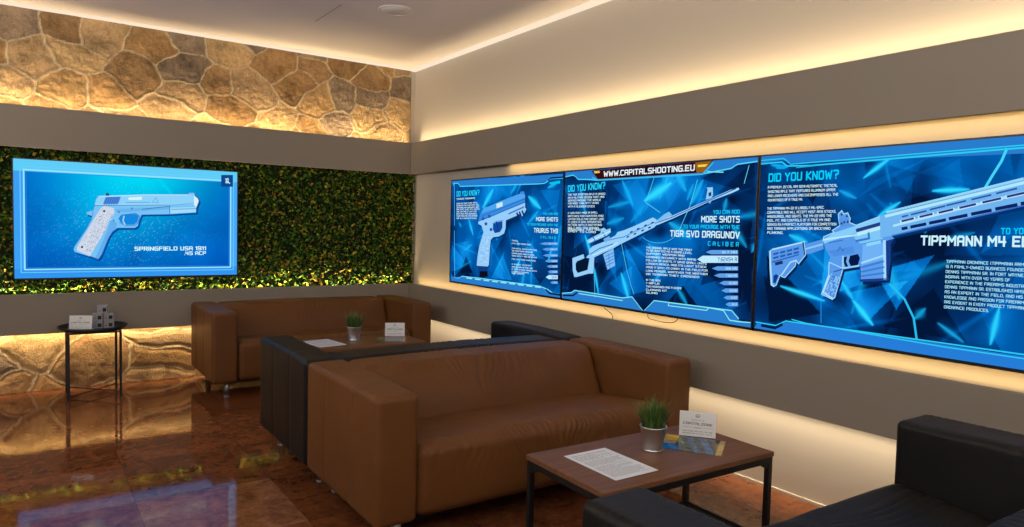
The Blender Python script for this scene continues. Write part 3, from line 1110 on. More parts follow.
tl(T, 'DID YOU KNOW?', o7, c7, 82, 222, 243, 212, 5.2, (40, 215, 255), bold=.02)
tl(T, 'TAURUS FIREARMS', o7, c7, 82, 245, 212, 238, 1.6)
for (y0, x1, y1), t_ in zip(((276, 230, 270), (290, 240, 285), (305, 240, 301), (318, 242, 315), (333, 225, 331), (348, 225, 347), (363, 228, 362), (379, 222, 379)), PARA_A):
    tl(T, t_, o7, c7, 82, y0, x1, y1, 1.35)
tl(T, 'YOU CAN ADD', o7, c7, 690, 351, 795, 352, 2.4, (40, 215, 255))
tl(T, 'MORE SHOTS', o7, c7, 640, 394, 795, 397, 4.0, WH, bold=.02)
tl(T, 'TO YOUR PACKAGE WITH THE', o7, c7, 575, 424, 795, 431, 2.3, (40, 215, 255))
tl(T, 'TAURUS TH9', o7, c7, 625, 474, 795, 481, 4.6, WH, bold=.02)
tl(T, 'C A L I B E R', o7, c7, 672, 514, 780, 520, 2.3, (40, 215, 255))
o9, c9 = (505, 200), 5.015
for (y, x1), t_ in zip(((206, 65), (220, 130), (245, 160), (257, 140), (270, 150), (282, 160), (299, 155), (325, 130), (338, 140), (350, 160), (362, 120), (370, 95)),
                       ['TAURUS', 'A FULL SIZE HAMMER FIRED', 'THE PISTOL COMES WITH TWO', 'SEVENTEEN ROUND', 'MAGAZINES AND A DUAL', 'SIDED SAFETY AND DECOCKER', 'FOR LEFT HAND SHOOTERS', 'IT IS EASY TO STRIP', 'AND CLEAN AFTER USE', 'IT FITS EVERY HAND WITH', 'ITS BACKSTRAPS', 'AND GRIPS']):
    tl(T, t_, o9, c9, 35, y, x1, y + (x1 - 35) * .085, 1.3)
bullets(T, s, o9, c9, 265, [(219, 175, 13, 0), (247, 188, 13, 0), (278, 190, 13, 0), (306, 200, 14, 0), (333, 210, 14, 0), (360, 215, 14, 0), (387, 205, 20, 1), (414, 228, 13, 0)],
        ['12.7 MM', '.338 LM', '7.62X54', '.308', '7.62X39', '5.56', '9X19 MM', '.22 LR'])
for nm_, l_ in T.kids.items():
    l_.build(nm_.split('#')[0], scr)

# middle one: scoped rifle
tv2, s, hw, hh = wall_tv(-2.387, -3.987, 'middle screen of the wall row, showing a scoped long rifle under a dark red banner')
o6, c6 = (560, 150), 2.849


def q6(x, y):
    return (o6[0] + x / c6, o6[1] + y / c6)


ST = [(q6(270, 125), q6(285, 115), .07, .95), (q6(290, 122), q6(300, 95), .03, .7), (q6(345, 90), q6(340, 80), .05, .6), (q6(185, 105), q6(200, 140), .035, .6), (q6(150, 205), q6(165, 200), .04, .5),
      (q6(180, 370), q6(190, 405), .035, .9), (q6(275, 300), q6(268, 290), .05, .5), (q6(395, 110), q6(385, 130), .04, .6), (q6(75, 255), q6(90, 300), .025, .9), (q6(98, 340), q6(108, 400), .02, .9),
      (q6(520, 190), q6(570, 180), .03, .4), (q6(60, 120), q6(70, 170), .03, .5), (q6(330, 220), q6(350, 235), .05, .6), (q6(150, 160), q6(190, 150), .03, .5), (q6(240, 160), q6(215, 190), .04, .4),
      (q6(520, 260), q6(500, 230), .03, .5), (q6(265, 375), q6(300, 340), .02, .5)]
TR = [((q6(300, 440), q6(350, 385), q6(395, 450)), -.5), ((q6(210, 410), q6(180, 260), q6(255, 400)), .3), ((q6(140, 380), q6(205, 330), q6(200, 425)), .25), ((q6(450, 120), q6(555, 30), q6(555, 200)), -.15),
      ((q6(490, 290), q6(550, 290), q6(540, 460)), -.45), ((q6(10, 300), q6(110, 320), q6(70, 400)), -.5), ((q6(150, 100), q6(260, 70), q6(230, 190)), .2), ((q6(420, 200), q6(550, 190), q6(540, 270)), -.3)]
scr = screen_bg(-hw + .008, hw - .008, -hh + .013, hh - .008, plexus(s, ST, TR, 23, [((575, 275), (600, 268), .07, .3), ((625, 246), (660, 230), .04, .3), ((660, 232), (730, 200), .05, .3), ((745, 170), (748, 300), .10, .2)]), tv2)
L = Layer()
oA, cA = (560, 150), 5.27
oB, cB = (560, 230), 5.27
oC, cC = (640, 230), 4.79
oD, cD = (650, 150), 5.858
oE, cE = (590, 155), 7.877
L.poly(s.pts([(22, 118), (180, 100), (205, 155), (150, 160), (95, 150), (70, 132), (22, 140)], oA, cA), BANDC, .0006)
L.line(s.pts([(18, 142), (70, 132), (98, 155), (150, 155), (205, 160), (1, 160)][:5], oA, cA), .007, (80, 215, 250), .001)
L.line(s.pts([(20, 150), (75, 143), (85, 150)], oA, cA), .012, (8, 30, 80), .0012)
L.poly(s.pts([(370, 62), (636, 42), (636, 62), (510, 85), (475, 105), (320, 135)], oD, cD), BANDC, .0006)
L.line(s.pts([(320, 138), (475, 108), (512, 84), (636, 66)], oD, cD), .007, (80, 215, 250), .001)
L.line(s.pts([(500, 100), (520, 92), (636, 78)], oD, cD), .009, (8, 30, 80), .0012)
L.line(s.pts([(335, 125), (360, 128), (430, 130)], oD, cD), .006, (120, 225, 250), .001)
L.line(s.pts([(20, 178), (62, 198), (890, 150), (968, 60)], oE, cE), .010, (60, 185, 235), .001)
L.poly(s.pts([(10, 124), (968, 42), (895, 138), (62, 190)], oE, cE), (58, 12, 14), .0009)
L.poly(s.pts([(200, 115), (700, 75), (690, 145), (200, 172)], oE, cE), (28, 14, 30), .0011)
L.poly(s.pts([(830, 60), (960, 46), (895, 136), (840, 140)], oE, cE), (150, 95, 20), .0011)
L.poly(s.pts([(850, 78), (930, 72), (910, 92), (850, 96)], oE, cE), (245, 215, 90), .0013)
L.poly(s.pts([(30, 128), (75, 124), (80, 140), (38, 146)], oE, cE), (235, 190, 90), .0013)
L.poly(s.pts([(3, 330), (60, 330), (80, 318), (320, 355), (375, 350), (440, 425), (500, 372), (540, 374), (560, 470), (3, 368)], oB, cB), BANDC, .0006)
L.poly(s.pts([(20, 390), (68, 340), (440, 388), (480, 440), (545, 452), (543, 474), (0, 400)], oC, cC), BANDC, .0007)
L.line(s.pts([(5, 332), (60, 330), (78, 318), (330, 358), (380, 352), (435, 425)], oB, cB), .006, (130, 235, 245), .001)
L.line(s.pts([(18, 345), (70, 345), (90, 330)], oB, cB), .012, (8, 30, 80), .0012)
L.line(s.pts([(330, 372), (200, 350), (100, 335)], oB, cB), .006, (140, 240, 240), .0012)
L.line(s.pts([(20, 390), (68, 338), (440, 386), (485, 440), (545, 446)], oC, cC), .006, (130, 235, 245), .001)
L.line(s.pts([(135, 362), (140, 348), (330, 372), (320, 385), (135, 362)], oC, cC), .005, (140, 240, 240), .0012)
L.line(s.pts([(330, 372), (400, 385), (430, 432), (480, 440)], oC, cC), .006, (140, 240, 240), .0012)
L.line(s.pts([(475, 430), (545, 438)], oC, cC), .010, (8, 30, 80), .0012)
for ln in ([(268, 80), (258, 110), (245, 150), (285, 178)], [(392, 85), (370, 160), (335, 240)], [(175, 265), (190, 340), (210, 410)], [(95, 290), (100, 420)], [(540, 40), (525, 95)]):
    L.line(s.pts(ln, o6, c6), .004, (90, 215, 245), .0008)
L.line(s.pts([(280 + 60 * math.cos(a), 215 + 50 * math.sin(a)) for a in np.linspace(.6, 2.4, 12)], o6, c6), .003, (80, 205, 240), .0008)
L.build('picture_border', scr)
G = Layer()
o3, c3 = (570, 220), 8.778


def gx(px, dx=0, dz=0):
    return [p + np.array([dx, dz]) for p in s.pts(px)]


def g3(px, dx=0, dz=0):
    return [p + np.array([dx, dz]) for p in s.pts(px, o3, c3)]


LB = (150, 208, 250)
recv = [(586, 257.6), (589.4, 254.2), (589.1, 249.8), (592.8, 246.2), (604.2, 241.6), (615.6, 235.4), (617.8, 232), (623.5, 230.5), (633.8, 226.3), (645.2, 221.1),
        (653, 217.4), (656.6, 219.5), (657.5, 224), (654.3, 227.4), (642.9, 233.1), (620, 244.5), (613.3, 248.5), (604.2, 252.5), (595, 257), (590.5, 258.5)]
barrel = [(653, 226.4), (655.7, 220.9), (671.6, 216.0), (709, 199.6), (729.7, 190.2), (738.8, 187.6), (739.4, 189.6), (732, 193), (709.2, 201.6), (672.8, 218.6), (656.8, 225.2)]
stock = [(22, 335), (120, 300), (128, 335), (62, 362), (50, 385), (52, 435), (68, 465), (155, 438), (172, 340), (215, 325), (210, 400), (205, 470), (165, 470), (60, 500), (38, 500), (25, 440)]
mag = [(292, 300), (382, 250), (397, 400), (330, 437)]
for shp in (recv, barrel):
    G.poly(gx(shp, .008, -.012), (0, 50, 110), .0007)
G.poly(g3(stock, .008, -.012), (2, 30, 75), .0007)
G.poly(g3([(60, 372), (160, 335), (155, 435), (68, 462), (54, 430)]), (4, 24, 48), .0009)
G.poly(g3(stock), LB, .0012)
G.poly(g3(mag), (130, 190, 245), .0012)
for k in range(4):
    G.line(g3([(315, 320 + k * 28), (388, 285 + k * 28)]), .005, (60, 125, 210), .0016)
G.line(g3([(340, 300), (352, 420)]), .006, (70, 135, 215), .0016)
G.poly(gx(barrel), (165, 220, 252), .0012)
G.line(gx([(655, 223.4), (672, 217.3), (709, 200.6), (736, 188.6)]), .006, (40, 90, 175), .0014)
G.poly(gx(recv), LB, .0014)
for x, y in ((510, 148), (540, 105), (572, 122), (600, 78), (640, 92), (664, 48), (700, 66), (725, 25)):
    G.poly(g3([(x - 14, y + 8), (x - 8, y - 5), (x + 12, y - 10), (x + 14, y - 2), (x - 4, y + 9)]), (25, 60, 140), .0018)
G.line(g3([(300, 188), (410, 160), (470, 150), (740, 20)]), .007, (85, 150, 225), .0016)
G.line(g3([(180, 300), (260, 250), (380, 210)]), .008, (70, 135, 215), .0016)
G.line(g3([(200, 310), (300, 265), (420, 200)]), .006, (205, 238, 255), .0018)
scope = [(152, 180), (162, 170), (220, 140), (270, 115), (272, 78), (300, 68), (322, 86), (355, 72), (362, 106), (322, 140), (240, 175), (168, 207), (156, 196)]
G.poly(g3(scope), (140, 205, 248), .0016)
G.line(g3([(205, 150), (222, 182)]), .010, (60, 120, 205), .0018)
G.line(g3([(290, 110), (310, 142)]), .010, (60, 120, 205), .0018)
G.line(g3([(170, 190), (350, 100)]), .007, (205, 238, 255), .0018)
G.poly(g3([(296, 165), (350, 140), (352, 172), (308, 200)]), (110, 180, 240), .0016)
G.poly(g3([(215, 330), (240, 320), (250, 372), (226, 380)]), (20, 50, 120), .0010)
G.poly(gx([(706, 199.6), (707.8, 189.2), (706.6, 187.6), (713, 187.2), (713.2, 195), (711.5, 198)]), (150, 205, 240), .0016)
G.poly(gx([(708.6, 193), (711.4, 191.8), (711.6, 195.6), (709, 196.6)]), (10, 60, 140), .0018)
G.poly(gx([(656, 221.4), (664, 214.4), (669, 211.6), (672.5, 215.2), (660, 221)]), (125, 190, 240), .0014)
G.poly(gx([(708.8, 203.6), (709.5, 201.2), (712, 200.2), (710.6, 203)]), (125, 190, 240), .0014)
G.build('rifle_picture', scr)
T = Layer()
tl(T, 'DID YOU KNOW?', oA, cA, 43, 222, 240, 205, 6.6, (40, 215, 255), bold=.02)
for (y, x1, y1), t_ in zip(((241, 240, 236), (257, 235, 252), (272, 215, 268), (287, 205, 284), (303, 185, 302)),
                           ['THE TIGR SPORTING RIFLE IS BASED', 'ON A MILITARY DESIGN THAT HAS', 'SERVED AROUND THE WORLD', 'FOR MORE THAN FIFTY YEARS', 'WITH A SLENDER STOCK']):
    tl(T, t_, oA, cA, 43, y, x1, y1, 1.9)
for (y, x1, y1), t_ in zip(((338, 200, 334), (354, 230, 352), (370, 232, 369), (385, 218, 384), (400, 222, 400), (415, 205, 416), (424, 215, 426), (433, 190, 438)),
                           ['IT WAS FIRST MADE IN SMALL', 'BATCHES FOR HUNTERS AND', 'LATER SOLD FOR SPORT USE', 'IT USES A GAS OPERATED', 'ACTION WITH A ROTATING', 'BOLT AND TEN ROUND', 'MAGAZINES THAT ARE', 'EASY TO LOAD']):
    tl(T, t_, oA, cA, 43, y, x1, y1, 1.9)
tl(T, 'WWW.CAPITALSHOOTING.EU', oE, cE, 108, 172, 828, 124, 5.4, (235, 245, 250), bold=.025)
tl(T, 'YOU CAN ADD', oD, cD, 370, 375, 527, 373, 3.8, (30, 205, 250), bold=.02)
tl(T, 'MORE SHOTS', oD, cD, 300, 424, 527, 426, 6.3, WH, bold=.02)
tl(T, 'TO YOUR PACKAGE WITH THE', oD, cD, 195, 459, 526, 464, 3.7, (30, 205, 250), bold=.02)
tl(T, 'TIGR SVD DRAGUNOV', oD, cD, 118, 507, 527, 520, 6.4, WH, bold=.02)
tl(T, 'C A L I B E R', oC, cC, 325, 75, 475, 80, 4.3, (30, 205, 250), bold=.02)
for (y, x1), t_ in zip(((88, 250), (102, 250), (117, 215), (133, 270), (149, 320), (165, 320), (182, 325), (199, 325), (215, 285), (243, 100), (258, 95), (274, 200), (290, 130), (304, 85)),
                       ['THE ORIGINAL RIFLE WAS THE FIRST', 'TO BE ADOPTED AS A SQUAD LEVEL', 'SUPPORT WEAPON AND', 'COMBINED ACCURACY WITH RAPID', 'FOLLOW UP SHOTS. IT GAVE SMALL UNITS', 'LONGER REACH, AND ITS LIGHT STOCK', 'MADE IT EASY TO CARRY IN THE FIELD FOR', 'LONG PERIODS, WHATEVER THE WEATHER', 'OR TERRAIN THEY CROSSED', 'IN THE BOX', '  1 RIFLE', '  TWO MAGAZINES AND A SCOPE', '  CLEANING KIT', '  SLING']):
    tl(T, t_, oC, cC, 30, y, x1, y + (x1 - 30) * .06, 1.9)
bullets(T, s, oC, cC, 470, [(106, 315, 20, 0), (140, 275, 34, 1), (184, 345, 20, 0), (218, 355, 20, 0), (254, 380, 20, 0), (290, 390, 20, 0), (324, 400, 19, 0), (356, 410, 19, 0)],
        ['12.7 MM', '7.62X54 R', '.308 WIN', '7.62X39', '.223 REM', '9X19 MM', '.45 ACP', '.22 LR'])
for nm_, l_ in T.kids.items():
    l_.build(nm_.split('#')[0], scr)

# right one: carbine
tv3, s, hw, hh = wall_tv(-3.991, -5.592, 'wall screen farthest from the room corner, showing a carbine with slotted handguard')
o5, c5 = (700, 130), 2.395


def q5(x, y):
    return (o5[0] + x / c5, o5[1] + y / c5)


ST = [(q5(405, 105), q5(445, 75), .022, .95), (q5(575, 145), q5(625, 143), .022, 1.0), (q5(440, 198), q5(465, 182), .022, .9), (q5(205, 378), q5(285, 405), .022, .95), (q5(345, 372), q5(358, 392), .022, .8),
      (q5(380, 425), q5(400, 450), .03, 1.0), (q5(700, 495), q5(712, 445), .024, .9), (q5(455, 130), q5(440, 60), .012, .3), (q5(230, 258), q5(240, 262), .03, .8), (q5(180, 85), q5(200, 88), .018, .7),
      (q5(455, 345), q5(465, 370), .05, .6), (q5(590, 320), q5(470, 360), .03, .3), (q5(345, 150), q5(362, 158), .02, .6), (q5(580, 470), q5(620, 500), .016, .6), (q5(640, 250), q5(600, 260), .02, .4),
      (q5(270, 300), q5(350, 380), .016, .4), (q5(400, 330), q5(370, 420), .03, .4)]
TR = [((q5(420, 340), q5(560, 300), q5(470, 430)), .6), ((q5(350, 390), q5(500, 360), q5(400, 460)), .5), ((q5(300, 270), q5(420, 360), q5(290, 400)), .4), ((q5(160, 300), q5(290, 440), q5(165, 460)), -.55), ((q5(170, 180), q5(330, 250), q5(300, 130)), -.1),
      ((q5(460, 130), q5(620, 60), q5(640, 200)), .1), ((q5(560, 300), q5(776, 300), q5(700, 480)), -.1), ((q5(380, 160), q5(560, 60), q5(420, 120)), .12), ((q5(440, 470), q5(560, 380), q5(640, 510)), -.2)]
scr = screen_bg(-hw + .008, hw - .008, -hh + .013, hh - .008, plexus(s, ST, TR, 37, [((770, 300), (790, 315), .14, .4), ((840, 300), (890, 285), .05, .35), ((900, 245), (1024, 212), .05, .3), ((890, 160), (1000, 170), .10, .15)]), tv3)
oT, cT = (750, 130), 5.27
oU, cU = (750, 220), 4.393
oV, cV = (944, 340), 7.525
L = Layer()
X0 = 1080   # the screen runs on past the frame of the photograph
tr_px = [(oT[0] + 55 / cT, oT[1] + 135 / cT), (1024, 134.5)]
L.poly([(-hw + .008, hh - .008), (-hw + .008, hh - .045), s.P(782, 160)] + [s.P(793, 163.2)] + [(hw - .008, hh - .085), (hw - .008, hh - .008)], BANDC, .0006)
zt = s.P(1000, 150)[1]
L.line([s.P(761, 164), s.P(782, 162), s.P(787, 166), s.P(812, 165.5), s.P(1000, 149.6), (hw - .008, s.P(1000, 149.6)[1] + .005)], .007, CY, .001)
L.line([s.P(761, 160.5), s.P(784, 158.5), s.P(791, 164.2), s.P(1000, 147), (hw - .008, s.P(1000, 147)[1] + .005)], .005, CY, .001)
L.poly(s.pts([(140, 190), (190, 185), (185, 205), (140, 205)], oT, cT), (10, 165, 235), .0008)
L.line(s.pts([(245, 198), (340, 188)], oT, cT), .006, (30, 170, 220), .001)
zb = s.P(1000, 352)[1]
L.poly([(-hw + .008, -hh + .013), (hw - .008, -hh + .013), (hw - .008, s.P(1010, 354.5)[1]), s.P(1010, 354.5), s.P(800, 322.5), s.P(786, 322), s.P(776, 327), s.P(757, 323)], (38, 125, 215), .0006)
L.line([s.P(756, 322), s.P(776, 325.5), s.P(786, 321), s.P(944, 343.2), s.P(1010, 352.6), (hw - .008, s.P(1010, 352.6)[1])], .006, CY, .001)
L.line([s.P(792, 319.5), s.P(806, 323.2), s.P(944, 346.8), s.P(1010, 356.6), (hw - .008, s.P(1010, 356.6)[1])], .005, CY, .001)
L.line([s.P(762, 325.5), s.P(775, 328), s.P(782, 324.5)], .014, (8, 30, 80), .0012)
L.line(s.pts([(735, 45), (722, 75), (700, 110), (682, 140)], o5, c5), .010, (70, 215, 250), .0008)
L.line(s.pts([(455, 370), (490, 405), (512, 450), (519, 500)], o5, c5), .009, (40, 190, 240), .0008)
L.line(s.pts([(290, 410), (290, 462)], o5, c5), .005, (30, 140, 220), .0008)
L.build('picture_border', scr)
G = Layer()
oa, ca = (764, 220), 6.2
ob_, cb_ = (824, 200), 5.855
oc, cc_ = (894, 170), 7.53


def ga(px, dx=0, dz=0):
    return [p + np.array([dx, dz]) for p in s.pts(px, oa, ca)]


def gb(px, dx=0, dz=0):
    return [p + np.array([dx, dz]) for p in s.pts(px, ob_, cb_)]


def gc(px, dx=0, dz=0):
    return [p + np.array([dx, dz]) for p in s.pts(px, oc, cc_)]


LM = (88, 152, 232)
stock = [(36, 195), (55, 180), (235, 138), (250, 133), (260, 215), (215, 272), (202, 250), (195, 285), (130, 357), (110, 350), (100, 342), (76, 405), (60, 412), (45, 400), (38, 300)]
grip = [(405, 262), (490, 300), (482, 332), (440, 480), (425, 492), (358, 460), (366, 438), (402, 340)]
upper = [(-5, 240), (0, 215), (60, 190), (50, 178), (95, 150), (88, 118), (85, 82), (105, 62), (117, 82), (140, 75), (155, 110), (150, 132), (190, 148), (330, 96), (380, 85), (385, 200),
         (412, 225), (388, 262), (390, 350), (375, 466), (216, 478), (212, 388), (110, 405), (60, 420), (20, 395), (38, 335), (10, 285)]
for f_, shp in ((ga, stock), (ga, grip), (gb, upper)):
    G.poly(f_(shp, .010, -.012), (2, 38, 90), .0007)
G.poly(ga([(255, 150), (365, 120), (370, 180), (290, 208), (262, 212)]), LM, .0012)
G.line(ga([(258, 180), (365, 150)]), .008, (140, 205, 250), .0014)
G.poly(ga(stock), LM, .0012)
G.poly(ga([(60, 345), (75, 335), (92, 345), (72, 392), (58, 388)]), (10, 60, 140), .0016)
G.line(ga([(38, 195), (42, 300), (48, 400), (62, 410)]), .010, (175, 225, 255), .0016)
G.line(ga([(55, 182), (235, 140)]), .007, (190, 232, 255), .0016)
for k in range(2):
    for j in range(4):
        x, y = 62 + j * 42, 212 + k * 24 - j * 10
        G.line(ga([(x, y), (x + 26, y - 7)]), .010, (35, 90, 175), .0016)
G.line(ga([(50, 262), (215, 215)]), .006, (40, 95, 180), .0016)
G.line(ga([(75, 272), (112, 262)]), .016, (30, 45, 110), .0016)
G.line(ga([(110, 340), (165, 262), (200, 250)]), .007, (170, 220, 255), .0016)
G.line(ga([(245, 135), (258, 215)]), .012, (20, 45, 110), .0016)
G.poly(ga(grip), LM, .0012)
G.line(ga([(408, 345), (368, 450), (425, 485)]), .007, (175, 225, 255), .0016)
rg = random.Random(2)
for k in range(150):
    tt, ss = rg.random(), rg.random()
    x, y = 415 - 42 * tt + ss * 60, 335 + 115 * tt + ss * 14
    G.line(ga([(x, y), (x + 5, y + 2)]), .005, rg.choice([(60, 125, 210), (140, 200, 250)]), .0018)
G.poly(gb(upper), (88, 155, 235), .0014)
G.poly(gb([(-5, 235), (60, 192), (190, 150), (330, 100), (380, 88), (384, 110), (200, 178), (180, 195), (0, 255)]), (135, 205, 250), .0016)
G.line(gb([(0, 232), (190, 205)]), .008, (185, 235, 255), .0018)
G.poly(gb([(118, 335), (200, 316), (212, 340), (200, 380), (130, 396), (116, 365)]), (8, 24, 70), .0018)
G.line(gb([(145, 330), (138, 360), (152, 392)]), .012, (110, 175, 240), .002)
G.line(gb([(112, 330), (112, 400), (205, 385)]), .008, (150, 212, 252), .002)
G.poly(gb([(178, 178), (330, 128), (345, 150), (345, 228), (215, 255), (180, 225)]), (125, 200, 246), .0018)
G.line(gb([(195, 178), (330, 140)]), .016, (35, 60, 130), .002)
G.line(gb([(200, 200), (340, 160)]), .016, (185, 235, 250), .002)
G.line(gb([(190, 240), (265, 225), (262, 190)]), .010, (60, 120, 200), .002)
G.line(gb([(255, 262), (328, 246)]), .014, (140, 215, 250), .002)
G.poly(gb([(228, 262), (350, 248), (356, 462), (216, 472), (222, 385)]), (112, 178, 245), .0018)
G.line(gb([(355, 240), (358, 462)]), .012, (165, 222, 255), .002)
G.poly(gb([(362, 240), (412, 226), (388, 262), (390, 350), (376, 462), (362, 464)]), (25, 60, 140), .0019)
for k in range(4):
    G.line(gb([(222, 368 + k * 26), (352, 325 + k * 34)]), .008, (165, 220, 252) if k == 0 else (60, 125, 210), .002)
G.line(gb([(216, 472), (376, 464)]), .012, (30, 60, 140), .002)
G.line(gb([(80, 300), (95, 275), (110, 300), (118, 285)]), .006, (60, 120, 205), .002)
G.line(gb([(30, 250), (110, 235)]), .006, (60, 120, 205), .002)
G.poly(gb([(88, 110), (150, 108), (150, 150), (95, 160)]), (85, 150, 225), .0018)
for x, y in ((105, 85), (135, 95), (120, 130), (140, 128), (105, 138)):
    G.poly(gb([(x - 8, y), (x, y - 9), (x + 8, y), (x, y + 9)]), (30, 70, 150), .002)
# handguard and barrel, running on beyond the photograph's edge
HB = gc([(-105, 345), (-55, 330), (979, 76), (979, 268), (-10, 494), (-100, 512)])
d_top = HB[2] - HB[1]
d_bot = HB[3] - HB[4]
e_t = HB[2] + d_top / d_top[0] * .16
e_b = HB[3] + d_bot / d_bot[0] * .16
hgp = [HB[0], HB[1], HB[2], e_t, e_b, HB[3], HB[4], HB[5]]
G.poly([p + np.array([.006, -.014]) for p in hgp], (2, 50, 115), .0008)
G.poly(hgp, (112, 180, 240), .0021)
mid_t, mid_b = (e_t * .68 + e_b * .32), (e_t * .34 + e_b * .66)
bd = d_top / np.hypot(*d_top)
G.poly([mid_t, mid_t + bd * .16, mid_b + bd * .16, mid_b], (130, 195, 246), .0019)
G.line(gc([(-60, 348), (979, 96)]), .012, (175, 232, 252), .0023)
G.line(gc([(0, 420), (979, 170)]), .010, (170, 228, 252), .0023)
for k in range(46):
    x = -50 + k * 22.5
    y = 328 - (x + 55) * 254 / 1034
    G.line(gc([(x, y - 9), (x + 11, y - 11)]), .010, (150, 215, 250), .0023)
for x, y, l in ((105, 377, 100), (243, 344, 105), (393, 311, 115), (557, 273, 130), (738, 231, 145), (925, 187, 150)):
    G.line(gc([(x - l / 2, y + l * .11), (x + l / 2, y - l * .11)]), .014, (190, 230, 252), .0024)
    G.line(gc([(x - l / 2 + 8, y + l * .1 - 2), (x + l / 2 - 8, y - l * .1 - 2)]), .009, (40, 55, 130), .0026)
for x, y, l in ((82, 439, 30), (185, 418, 105), (330, 388, 112), (485, 354, 125), (660, 318, 138), (848, 278, 150), (1040, 238, 150)):
    G.line(gc([(x - l / 2, y + l * .1), (x + l / 2, y - l * .1)]), .0135, (12, 36, 100), .0026)
for x, y, l in ((85, 347, 40), (188, 322, 110), (330, 285, 110), (470, 250, 140), (660, 205, 140), (850, 158, 150)):
    G.line(gc([(x - l / 2, y + l * .12), (x + l / 2, y - l * .12)]), .007, (45, 85, 165), .0026)
for f_, shp in ((ga, stock), (ga, grip), (gb, upper[:16])):
    G.line(f_(shp + ([shp[0]] if shp is not upper[:16] and f_ is ga else [])), .0045, (165, 220, 255), .0017)
G.line(gb([(216, 478), (212, 388), (110, 405), (60, 420)]), .005, (40, 80, 160), .0017)
G.poly(gb([(20, 300), (170, 270), (180, 310), (60, 330)]), (78, 142, 226), .0016)
G.line(gc([(-10, 494), (979, 268)]), .006, (60, 110, 190), .0024)
G.poly(gb([(228, 380), (352, 345), (356, 462), (216, 472)]), (92, 156, 235), .0019)
G.build('carbine_picture', scr)
T = Layer()
tl(T, 'DID YOU KNOW?', oT, cT, 98, 275, 470, 258, 8.4, (10, 205, 250), bold=.03)
P1 = ['A PREMIUM .22 CAL RIM SEMI-AUTOMATIC TACTICAL', 'SHOOTING RIFLE THAT FEATURES ALUMINUM UPPER', 'AND LOWER RECEIVERS AND ENCOMPASSES ALL THE', 'ADVANTAGES OF A TRUE M4.']
for (y0, x1, y1), t_ in zip(((309, 462, 299), (332, 450, 322), (354, 466, 346), (377, 279, 372)), P1):
    tl(T, t_, oT, cT, 95, y0, x1, y1, 2.5)
P2 = ['THE TIPPMANN M4-22 IS LARGELY MIL-SPEC', 'COMPATIBLE AND WILL ACCEPT MOST AR15 STOCKS,', 'HANDGUARDS, AND SIGHTS. THE M4-22 HAS THE', 'FEEL, FIT, AND CONTROLS OF A TRUE M4 AND', 'SERVES AS A PERFECT PLATFORM FOR COMPETITION', 'AND TRAINING APPLICATIONS OR BACKYARD', 'PLINKING.']
for (y0, x1, y1), t_ in zip(((421, 390, 415), (442, 455, 436), (463, 432, 458), (484, 424, 480), (505, 456, 503), (526, 425, 526), (547, 176, 548)), P2):
    tl(T, t_, oT, cT, 92, y0, x1, y1, 2.5)
tl(T, 'TO YOUR PACKAGE WITH THE', oc, cc_, 805, 484, 978, 484, 6.2, (10, 205, 250), prefix='TO YO', bold=.03)
oW, cW = (880, 120), 4.056
tl(T, 'TIPPMANN M4 ELITE', oW, cW, 165, 509, 570, 516, 9.8, (205, 245, 255), prefix='TIPPMANN M4 E', bold=.03)
P3 = ['TIPPMANN ORDNANCE (TIPPMANN ARMS)', 'IS A FAMILY-OWNED BUSINESS FOUNDED BY', 'DENNIS TIPPMANN SR. IN FORT WAYNE,', 'INDIANA. WITH OVER 40 YEARS OF', 'EXPERIENCE IN THE FIREARMS INDUSTRY', 'DENNIS TIPPMANN SR. ESTABLISHED HIMSELF', 'AS AN EXPERT IN THE FIELD, AND HIS', 'KNOWLEDGE AND PASSION FOR FIREARMS', 'ARE EVIDENT IN EVERY PRODUCT TIPPMANN', 'ORDNANCE PRODUCES.']
oX, cX = (880, 240), 3.764
PF = [31, 33, 33, 30, 34, 36, 33, 33, 36, 18]
RX = [542, 542, 540, 490, 542, 542, 527, 542, 542, 410]
for k, (t_, pf, rx) in enumerate(zip(P3, PF, RX)):
    y0 = 86 + k * 19
    x0 = 250 - k
    tl(T, t_, oX, cX, x0, y0, rx, y0 + (rx - x0) * (.043 + k * .0048), 3.0, (170, 235, 255), prefix=t_[:pf])
for nm_, l_ in T.kids.items():
    l_.build(nm_.split('#')[0], scr)


# thin cables drooping below the screens
def cable(pts, label):
    b = MB()
    P = [np.array(p, float) for p in pts]
    out = []
    for i in range(len(P) - 1):
        p0, p1, p2, p3 = P[max(i - 1, 0)], P[i], P[i + 1], P[min(i + 2, len(P) - 1)]
        for t in np.linspace(0, 1, 7)[:-1]:
            out.append(.5 * ((2 * p1) + (-p0 + p2) * t + (2 * p0 - 5 * p1 + 4 * p2 - p3) * t * t + (-p0 + 3 * p1 - 3 * p2 + p3) * t ** 3))
    out.append(P[-1])
    b.path([tuple(p) for p in out], .0025, 6)
    o = b.build('cable', M_PLASTIC, None, True)
    tag(o, label, 'cable', 'cables hanging below the wall screens')


cable([(.06, -2.78, .84), (.045, -2.82, .812), (.05, -2.87, .786), (.055, -2.885, .762), (.06, -2.885, .70)], 'thin dark cable dropping from the left part of the rifle screen into the ledge')
cable([(.06, -3.20, .84), (.04, -3.22, .80), (.038, -3.28, .790), (.042, -3.37, .787), (.05, -3.43, .80), (.06, -3.45, .84)], 'thin dark cable looping below the middle of the rifle screen')


# ------------------------------------------------------------------ sofas
def wrinkles(x, seed, wl):
    """irregular ridged folds along x"""
    w = x / wl + 1.9 * (vnoise(x * 6, x * 0 + seed, seed) - .5) + 0.8 * (vnoise(x * 17, x * 0 + seed, seed + 3) - .5)
    return (np.abs(np.sin(w * math.pi)) ** .6) - .6


